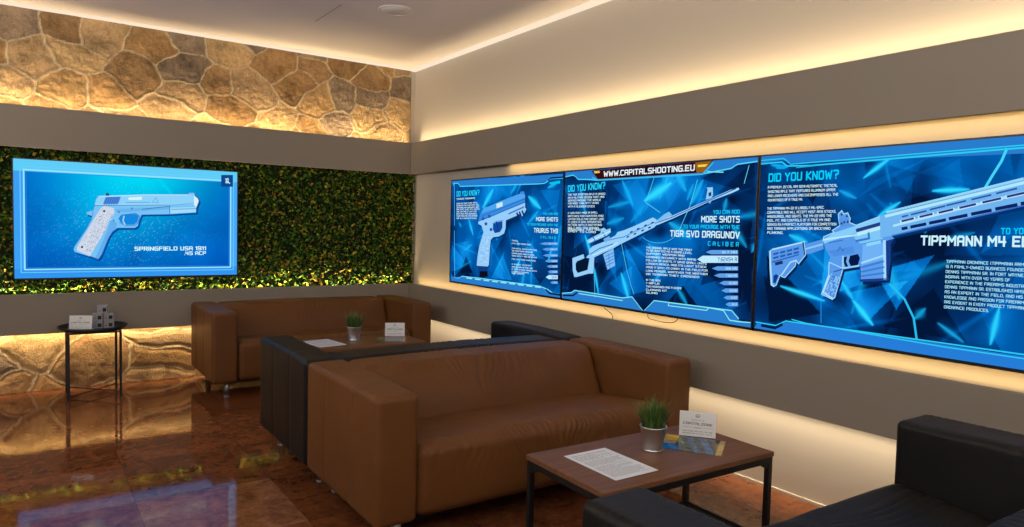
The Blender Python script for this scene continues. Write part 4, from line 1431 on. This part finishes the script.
def sofa(loc, rz, leather_m, label, crease=1.0, seatdir='y', D=.425, AX=.902, SX=.722):
    t = empty('sofa', loc, rz, label, 'sofa', 'two-seat leather sofas of the same low square shape')
    ZB, ZT = .113, .65

    def arm_fn(sx):
        def fn(P, Nn):
            P = P.copy()
            u = (P[:, 1] + D) / (2 * D)
            # puff the panels and add seam lines on the outer face
            z = (P[:, 2] - ZB) / (ZT - ZB)
            side = np.clip(Nn[:, 0] * sx, 0, 1)
            for ys in (-.13, .16):
                g = np.exp(-((P[:, 1] - ys) / .006) ** 2)
                P[:, 0] -= sx * .003 * g * side
                P[:, 0] -= sx * .002 * np.exp(-((P[:, 1] - ys) / .03) ** 2) * side
            # small gathers along the top edge
            gth = wrinkles(P[:, 1] + sx, 5, .028) * np.exp(-((1 - z) / .10) ** 2) * .004 * crease
            P += Nn * gth[:, None] * (np.abs(Nn[:, 0:1]) > .2)
            top = np.clip(Nn[:, 2], 0, 1)
            P[:, 2] += top * (.006 * np.sin(np.clip(u, 0, 1) * math.pi) + .004 * (fbm(P[:, 0] * 9, P[:, 1] * 9, 3) - .5))
            P[:, 0] += Nn[:, 0] * .006 * np.sin(np.clip(z, 0, 1) * math.pi) * np.sin(np.clip(u, 0, 1) * math.pi)
            return P
        return fn

    for sx in (-1, 1):
        a, b = ((-AX, -D, ZB), (-SX, D, ZT)) if sx < 0 else ((SX, -D, ZB), (AX, D, ZT))
        v, f = rbox(a, b, .028, (6, 90, 26), 4, arm_fn(sx))
        link_mesh('armrest', v, f, leather_m, t, True)

    def seat_fn(P, Nn):
        P = P.copy()
        x, y, z = P[:, 0].copy(), P[:, 1].copy(), P[:, 2].copy()
        top = np.clip(Nn[:, 2], 0, 1)
        fr = np.clip(-Nn[:, 1], 0, 1)
        cx = np.clip(1 - (x / SX) ** 2, 0, 1)
        cy = np.clip(1 - ((y + .13) / .33) ** 2, 0, 1)
        P[:, 2] += top * (.020 * cx ** .5 * cy ** .5 - .004)
        P[:, 2] -= sstep(z, .2, .40) * .050 * np.clip((y + D - .05) / .55, 0, 1)
        P[:, 1] -= fr * .014 * cx ** .5 * np.clip((z - ZB) / .3, 0, 1)
        if seatdir == 'y':
            env = np.exp(-((y + .40) / .10) ** 2) * np.exp(-((.44 - z) / .14) ** 2) * (.35 + .9 * np.exp(-((x - .05) / .34) ** 2))
            wv = wrinkles(x + .25 * (y + .4) + .15 * (z - .4) + .03 * np.sin(z * 22 + x * 9), 2, .036) * (.3 + 1.1 * vnoise(x * 9, y * 9 + z * 9, 31))
            P += Nn * (wv * env * .0115 * crease)[:, None]
        else:
            env = top * (.3 + .7 * np.exp(-((y + .27) / .16) ** 2)) * (.35 + .65 * sstep(x, -.3, .55))
            wv = wrinkles(y * 1.0 + .10 * x + .03 * np.sin(x * 7), 4, .040)
            P[:, 2] += wv * env * .014 * crease
        P += Nn * ((fbm(x * 5, y * 5 + z * 5, 6) - .5) * .010)[:, None]
        return P

    v, f = rbox((-SX + .002, -D + .008, ZB), (SX - .002, D - .22, .425), .05, ((260, 40, 16) if seatdir == 'y' else (90, 130, 16)), 6, seat_fn)
    link_mesh('seat_cushion', v, f, leather_m, t, True)

    def back_fn(P, Nn):
        P = P.copy()
        x, z = P[:, 0].copy(), P[:, 2].copy()
        fr = np.clip(-Nn[:, 1], 0, 1)
        h = np.clip((z - .38) / (ZT - .38), 0, 1.1)
        # front leans: thick at the seat, thin on top
        front = np.clip((D - P[:, 1]) / .36, 0, 1)
        P[:, 1] += front * h * .135
        cx = np.clip(1 - (x / SX) ** 2, 0, 1)
        P[:, 1] -= fr * .022 * np.sin(np.clip(h, 0, 1) * math.pi) * cx ** .4
        P[:, 2] += np.clip(Nn[:, 2], 0, 1) * (.010 * cx ** .5 - .004)
        env = (fr * .8 + np.clip(Nn[:, 2], 0, 1) * .5) * np.exp(-((1 - h) / .5) ** 2) * (.15 + .95 * np.exp(-((x + .06) / .30) ** 2))
        wv = wrinkles(x + .16 * (1 - h) * np.sin(x * 7 + .6) + .025 * np.sin(h * 5 + x * 11), 7, .050) * (.3 + 1.1 * vnoise(x * 8, h * 2.5, 41))
        P += Nn * (wv * env * .011 * crease)[:, None]
        P += Nn * ((fbm(x * 4, z * 4, 8) - .5) * .012 * fr)[:, None]
        return P

    v, f = rbox((-SX + .002, D - .36, ZB + .02), (SX - .002, D - .004, ZT - .004), .045, (280, 6, 34), 5, back_fn)
    link_mesh('backrest', v, f, leather_m, t, True)
    b = MB().box((-SX - .05, -D + .06, ZB - .012), (SX + .05, D - .06, ZB + .03))
    b.build('base_frame', M_BLACK, t)
    for x in (-.79, .79):
        for y in (-D + .08, D - .08):
            b = MB().tube((x, y, 0.004), (x, y, ZB + .01), .022, 20)
            b.tube((x, y, 0.0), (x, y, .008), .024, 20)
            b.build('leg', M_STEEL, t, True)
    return t


sofa((-1.088, -.415, 0), .0, M_TAN, 'cognac leather sofa standing with its back against the leafy stone wall', .5, 'y', .410, .912, .727)
sofa((-1.080, -2.4535, 0), math.pi - .007, M_BLK, 'black leather sofa back to back with the cognac sofa, facing the leafy wall', .9)
sofa((-1.068, -3.3155, 0), -.005, M_TAN, 'cognac leather sofa with creased seat, set back to back with a black sofa', 1.15, 'y', .425, .918, .728)
sofa((-1.097, -5.368, 0), math.pi - .022, M_BLK, 'black leather sofa with pleated seat, facing the creased cognac sofa across the coffee table', 1.0, 'x', .425, .872, .655)


# ------------------------------------------------------------------ coffee tables
def coffee_table(loc, rz, label):
    t = empty('coffee_table', loc, rz, label, 'coffee table', 'walnut topped metal coffee tables')
    hx, hy, h = .45, .23, .46
    v, f = rbox((-hx, -hy, h - .020), (hx, hy, h), .003, (1, 1, 1), 2)
    link_mesh('table_top', v, f, M_WOOD, t)
    b = MB()
    for sy in (-1, 1):
        y = sy * (hy - .013)
        b.box((-hx + .004, y - .010, h - .046), (hx - .004, y + .010, h - .0205), ch=.002)
    for sx in (-1, 1):
        x = sx * (hx - .014)
        b.box((x - .010, -hy + .004, h - .046), (x + .010, hy - .004, h - .0205), ch=.002)
    b.build('frame', M_BLACK, t)
    for sx in (-1, 1):
        for sy in (-1, 1):
            x, y = sx * (hx - .015), sy * (hy - .015)
            l = MB().box((x - .0115, y - .0115, 0), (x + .0115, y + .0115, h - .021), ch=.002)
            # gussets where the leg meets the rails
            for ax in (0, 1):
                for (k0, k1) in ((.0, .012), (.012, .024), (.024, .036)):
                    dz = .036 - k0
                    if ax == 0:
                        xa, xb = sorted((x - sx * (.0115 + k0), x - sx * (.0115 + k1)))
                        l.box((xa, y - .009, h - .046 - dz * .55), (xb, y + .009, h - .044))
                    else:
                        ya, yb = sorted((y - sy * (.0115 + k0), y - sy * (.0115 + k1)))
                        l.box((x - .009, ya, h - .046 - dz * .55), (x + .009, yb, h - .044))
            l.build('leg', M_BLACK, t)
    # wire shelf near the floor
    zs = .10
    b = MB()
    for sy in (-1, 1):
        y = sy * (hy - .015)
        b.box((-hx + .02, y - .006, zs - .012), (hx - .02, y + .006, zs + .008))
    for sx in (-1, 1):
        x = sx * (hx - .015)
        b.box((x - .006, -hy + .02, zs - .012), (x + .006, hy - .02, zs + .008))
    sh = b.build('shelf', M_DARKMETAL, t)
    b = MB()
    n = 72
    for k in range(1, n):
        x = -hx + .015 + (2 * hx - .03) * k / n
        b.box((x - .0012, -hy + .018, zs - .001), (x + .0012, hy - .018, zs + .0015))
    n = 36
    for k in range(1, n):
        y = -hy + .015 + (2 * hy - .03) * k / n
        b.box((-hx + .018, y - .0012, zs + .0005), (hx - .018, y + .0012, zs + .003))
    b.build('wire_mesh', M_DARKMETAL, sh)
    return t


coffee_table((-1.0858, -4.3525, 0), -.0296, 'walnut topped coffee table in front of the creased cognac sofa')
coffee_table((-1.094, -1.385, 0), -.012, 'walnut topped coffee table between the wall sofa and the black sofa behind it')


# ------------------------------------------------------------------ things on the tables
def plant(loc, seed, label, k_=1.0):
    t = empty('potted_grass', loc, 0, label, 'potted plant', 'small grass plants in metal pots')
    t.scale = (k_, k_, k_)
    b = MB()
    b.lathe([(.0, .0), (.038, .0), (.0395, .003), (.0395, .006), (.0375, .008), (.0385, .012), (.0385, .016), (.038, .018), (.049, .088), (.0515, .090), (.0515, .094), (.0485, .094),
             (.0465, .088), (.044, .072), (.0, .072)], 36)
    b.build('pot', M_POT, t, True)
    b = MB().lathe([(.0445, .070), (.0445, .082), (.03, .086), (0, .088)], 24)
    b.build('soil', M_SOIL, t, True)
    rng = random.Random(seed)
    V, Fc, C = [], [], []
    for k in range(300):
        a, r = rng.uniform(0, 6.283), .040 * math.sqrt(rng.random())
        lean = rng.uniform(.05, .55) * (.3 + r / .04) + .06
        L = rng.uniform(.065, .135) * (1.1 - .22 * r / .04)
        da = a + rng.uniform(-.6, .6)
        w = rng.uniform(.0016, .0028)
        p = np.array([r * math.cos(a), r * math.sin(a), .080])
        sd = np.array([-math.sin(da), math.cos(da), 0])
        col = np.array(rng.choice([(.05, .13, .02), (.08, .19, .03), (.12, .25, .045), (.03, .08, .015), (.18, .24, .06)])) * rng.uniform(.7, 1.2)
        bi = len(V)
        n = 5
        for j in range(n + 1):
            u = j / n
            off = lean * u ** 1.6 * L
            c = p + np.array([math.cos(da) * off, math.sin(da) * off, L * u * (1 - .25 * lean * u)])
            ww = w * (1 - u ** 1.5) + .0002
            V += [c - sd * ww, c + sd * ww]
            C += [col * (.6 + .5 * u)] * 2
        for j in range(n):
            Fc.append((bi + 2 * j, bi + 2 * j + 1, bi + 2 * j + 3, bi + 2 * j + 2))
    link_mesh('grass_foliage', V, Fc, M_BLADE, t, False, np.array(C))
    return t


TZ = .46
plant((-1.058, -4.325, TZ), 1, 'potted grass in a metal pot on the coffee table before the creased sofa', 1.06)
plant((-1.10, -1.315, TZ), 5, 'potted grass in a metal pot on the coffee table by the wall sofa', 1.1)


def paper(loc, rz, label, seed):
    t = empty('paper_sheet', loc, rz, label, 'paper', 'printed sheets on the coffee tables')
    n = 10
    V, Fc = [], []
    for zz in (0, 1):
        for j in range(n + 1):
            for i in range(n + 1):
                x, y = -.105 + .21 * i / n, -.1485 + .297 * j / n
                V.append((x, y, .0004 + zz * .0006))
    m = (n + 1) ** 2
    for j in range(n):
        for i in range(n):
            a = j * (n + 1) + i
            Fc.append((m + a, m + a + 1, m + a + n + 2, m + a + n + 1))
            Fc.append((a, a + n + 1, a + n + 2, a + 1))
    ring = [i for i in range(n + 1)] + [j * (n + 1) + n for j in range(1, n + 1)] + [n * (n + 1) + i for i in range(n - 1, -1, -1)] + [j * (n + 1) for j in range(n - 1, 0, -1)]
    for a, b in zip(ring, ring[1:] + ring[:1]):
        Fc.append((a, b, m + b, m + a))
    link_mesh('sheet', V, Fc, M_PAPER, t)
    rng = random.Random(seed)
    b = MB()
    y = .125
    k = 0
    while y > -.125:
        if k in (1, 9, 17):
            y -= .006
            k += 1
            continue
        x = -.088
        end = .088 - (rng.uniform(.02, .09) if rng.random() < .22 else rng.uniform(0, .012))
        hgt = .0046 if k == 0 else .0028
        while x < end:
            w = rng.uniform(.006, .022)
            b.box((x, y - hgt, .00102), (min(x + w, end), y, .00115))
            x += w + .003
        y -= .0078
        k += 1
    b.build('printed_text', M_INKP, t)
    return t


paper((-1.316, -4.355, TZ), -.02, 'printed white sheet on the coffee table before the creased sofa', 3)
paper((-1.345, -1.352, TZ), .13, 'printed white sheet on the coffee table by the wall sofa', 8)


def flat_text(b, body, cx, cz, width, height, y):
    """lettering on an upright card facing -y, into collector b"""
    V, Fc = text_mesh(body, .015)
    x0, x1 = V[:, 0].min(), V[:, 0].max()
    P = [(cx + ((p[0] - x0) / (x1 - x0) - .5) * width, y, cz + p[1] * height / CAPH) for p in V]
    b.add(P, Fc)


def sign(loc, rz, label, w=.152, h=.105):
    t = empty('table_sign', loc, rz, label, 'sign', 'white card signs in stands')
    tilt = Matrix.Rotation(-.16, 4, 'X')
    b = MB().box((-w / 2, -.0018, .0), (w / 2, .0018, h), tilt, ch=.0008)
    b.build('card', M_ACRYL, t)
    b = MB()
    b.box((-w / 2, -.002, 0), (w / 2, .055, .0022), ch=.0008)
    b.build('stand_foot', M_ACRYL, t)
    b = MB()
    # round emblem: ring with a bird-like wedge inside
    ez = h * .83
    n = 20
    ring_o = [(math.cos(a) * .0095, -.0022, ez + math.sin(a) * .0075) for a in [2 * math.pi * i / n for i in range(n)]]
    ring_i = [(math.cos(a) * .0072, -.0022, ez + math.sin(a) * .0055) for a in [2 * math.pi * i / n for i in range(n)]]
    b.add(ring_o + ring_i, [(i, (i + 1) % n, n + (i + 1) % n, n + i) for i in range(n)])
    b.add([(-.006, -.0022, ez + .002), (0, -.0022, ez - .004), (.006, -.0022, ez + .002), (0, -.0022, ez)], [(0, 1, 3), (1, 2, 3)])
    flat_text(b, 'WELCOME TO THE', 0, h * .645, w * .36, .0032, -.0022)
    flat_text(b, 'CAPITALZONE', 0, h * .465, w * .80, .0105, -.0022)
    flat_text(b, 'LOUNGE', 0, h * .34, w * .22, .0034, -.0022)
    for x0, x1 in ((-.44, -.14), (.14, .44)):
        b.add([(w * x0, -.0022, h * .365), (w * x1, -.0022, h * .365), (w * x1, -.0022, h * .373), (w * x0, -.0022, h * .373)], [(0, 1, 2, 3)])
    flat_text(b, 'TAKE A SEAT AND WAIT FOR YOUR', 0, h * .19, w * .82, .0040, -.0022)
    flat_text(b, 'INSTRUCTOR TO CALL YOU IN', 0, h * .10, w * .80, .0040, -.0022)
    b2 = MB().add(b.v, b.f, tilt)
    b2.build('sign_lettering', M_INK, t)
    return t


sign((-.765, -4.303, TZ + .0024), -.90, 'white card sign beside the grass pot, before the creased cognac sofa')
sign((-.752, -1.285, TZ + .0002), -.46, 'white card sign on the coffee table by the wall sofa')


def leaflet(loc, rz, w, d, label, seed, warm):
    """glossy dark leaflet lying flat, reflections of wall and screens painted into its colour"""
    nx, ny = 48, 40
    X, Y = np.meshgrid(np.linspace(-w / 2, w / 2, nx), np.linspace(-d / 2, d / 2, ny))
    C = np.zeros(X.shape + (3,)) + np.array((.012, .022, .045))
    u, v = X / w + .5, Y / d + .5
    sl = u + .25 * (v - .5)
    for c0, wd, col in ((.50, .05, (.05, .14, .30)), (.72, .06, (.06, .17, .36)), (.33, .035, (.10, .16, .05)), (.12, .06, (.04, .10, .16))):  # blue and green bands: screen reflections painted in
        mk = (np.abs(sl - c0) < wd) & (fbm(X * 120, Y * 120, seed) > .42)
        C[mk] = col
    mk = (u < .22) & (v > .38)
    C[mk] = warm  # yellow reflection patch painted in
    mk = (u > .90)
    C[mk] = (.42, .34, .16)  # cream reflection of the glowing wall, painted in
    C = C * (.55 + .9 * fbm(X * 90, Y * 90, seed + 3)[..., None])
    V = np.concatenate([np.stack([X, Y, X * 0 + .0016], -1).reshape(-1, 3), np.stack([X, Y, X * 0 + .0002], -1).reshape(-1, 3)])
    m = nx * ny
    Fc = []
    for j in range(ny - 1):
        for i in range(nx - 1):
            a = j * nx + i
            Fc.append((a, a + 1, a + nx + 1, a + nx))
            Fc.append((m + a, m + a + nx, m + a + nx + 1, m + a + 1))
    ring = list(range(nx)) + [j * nx + nx - 1 for j in range(1, ny)] + [(ny - 1) * nx + i for i in range(nx - 2, -1, -1)] + [j * nx for j in range(ny - 2, 0, -1)]
    for a, b in zip(ring, ring[1:] + ring[:1]):
        Fc.append((b, a, m + a, m + b))
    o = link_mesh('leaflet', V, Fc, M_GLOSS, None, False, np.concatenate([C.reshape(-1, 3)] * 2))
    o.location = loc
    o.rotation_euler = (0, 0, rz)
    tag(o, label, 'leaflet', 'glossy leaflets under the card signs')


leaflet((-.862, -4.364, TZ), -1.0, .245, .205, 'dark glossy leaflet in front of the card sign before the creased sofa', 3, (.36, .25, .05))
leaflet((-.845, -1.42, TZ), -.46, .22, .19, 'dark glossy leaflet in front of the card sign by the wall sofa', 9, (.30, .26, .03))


# ------------------------------------------------------------------ round side table
def side_table(loc):
    t = empty('side_table', loc, 0, 'small round black metal tray table against the stone wall', 'side table')
    h = .525
    R = .222
    b = MB().lathe([(0, h - .022), (R - .008, h - .022), (R - .002, h - .018), (R + .003, h + .006), (R + .001, h + .007), (R - .003, h + .004), (R - .010, h - .014), (0, h - .015)], 56)
    b.build('tray', M_BLACK, t, True)
    q = .163
    for sx in (-1, 1):
        for sy in (-1, 1):
            l = MB().box((sx * q - .008, sy * q - .008, 0), (sx * q + .008, sy * q + .008, h - .022), ch=.002)
            l.build('leg', M_BLACK, t)
    b = MB()
    b.box((-q, -q - .006, h - .036), (q, -q + .006, h - .0225))
    b.box((-q, q - .006, h - .036), (q, q + .006, h - .0225))
    b.box((-q - .006, -q, h - .036), (-q + .006, q, h - .0225))
    b.box((q - .006, -q, h - .036), (q + .006, q, h - .0225))
    b.build('tray_support', M_BLACK, t)
    b = MB()
    b.tube((-q, -q, .040), (q, q, .040), .005, 8)
    b.tube((-q, q, .049), (q, -q, .049), .005, 8)
    b.build('cross_stretcher', M_BLACK, t)


side_table((-2.713, -.240, 0))
TT = .525 - .0138
sign((-2.80, -.33, TT), -.42, 'white card sign on the round black tray table')
bx = .066
bh = .056
BOXES = [(-2.672, 0, 'bottom left'), (-2.601, 0, 'bottom right'), (-2.672, 1, 'middle left'), (-2.601, 1, 'middle right'), (-2.640, 2, 'top')]
BLAB = {'bottom left': 'small grey box at the bottom of the stack, next to the card sign',
        'bottom right': 'small grey box at the bottom of the stack, away from the card sign',
        'middle left': 'small grey box in the middle row of the stack, on the card sign side',
        'middle right': 'small grey box in the middle row of the stack, away from the card sign',
        'top': 'small grey box alone on top of the stack on the tray table'}
first = None
for x, lv, nm in BOXES:
    loc = (x - .012, -.235 - .03, TT + lv * (bh + .0006) + .0003)
    if first is None:
        t = empty('gift_box', loc, -.42 * .4, BLAB[nm], 'box', 'small grey boxes stacked on the tray table')
        v, f = rbox((-bx / 2, -bx / 2, 0), (bx / 2, bx / 2, bh), .0018, (1, 1, 1), 2)
        link_mesh('carton', v, f, M_BOX, t)
        w = MB()
        v, f = rbox((.002, -bx / 2 - .0008, .010), (.026, -bx / 2 + .002, .036), .0007, (1, 1, 1), 1)
        w.add(v, f)
        w.build('dark_window', M_BOXD, t)
        w = MB()
        w.box((-.026, -bx / 2 - .0003, .014), (-.008, -bx / 2 + .001, .017))
        w.box((-.026, -bx / 2 - .0003, .020), (-.012, -bx / 2 + .001, .022))
        w.build('printed_mark', M_INK, t)
        first = t
    else:
        t = first.copy()
        COL.objects.link(t)
        t.location = loc
        t['label'] = BLAB[nm]
        for ch in list(first.children):
            c = ch.copy()
            COL.objects.link(c)
            c.parent = t

# ------------------------------------------------------------------ ceiling speaker
t = empty('ceiling_speaker', (-.937, -1.607, ZC + .004), 0, 'round flush white ceiling speaker cover', 'ceiling speaker')
b = MB().lathe([(.124, .0), (.124, -.003), (.119, -.006), (.113, -.005), (.113, .0)], 48)
b.build('rim', M_CEIL, t, True)
b = MB().lathe([(.1125, -.001), (.1125, -.0035), (0, -.0040)], 48)
b.build('grille', mat('speaker_cloth', (.82, .78, .74), .8), t, True)
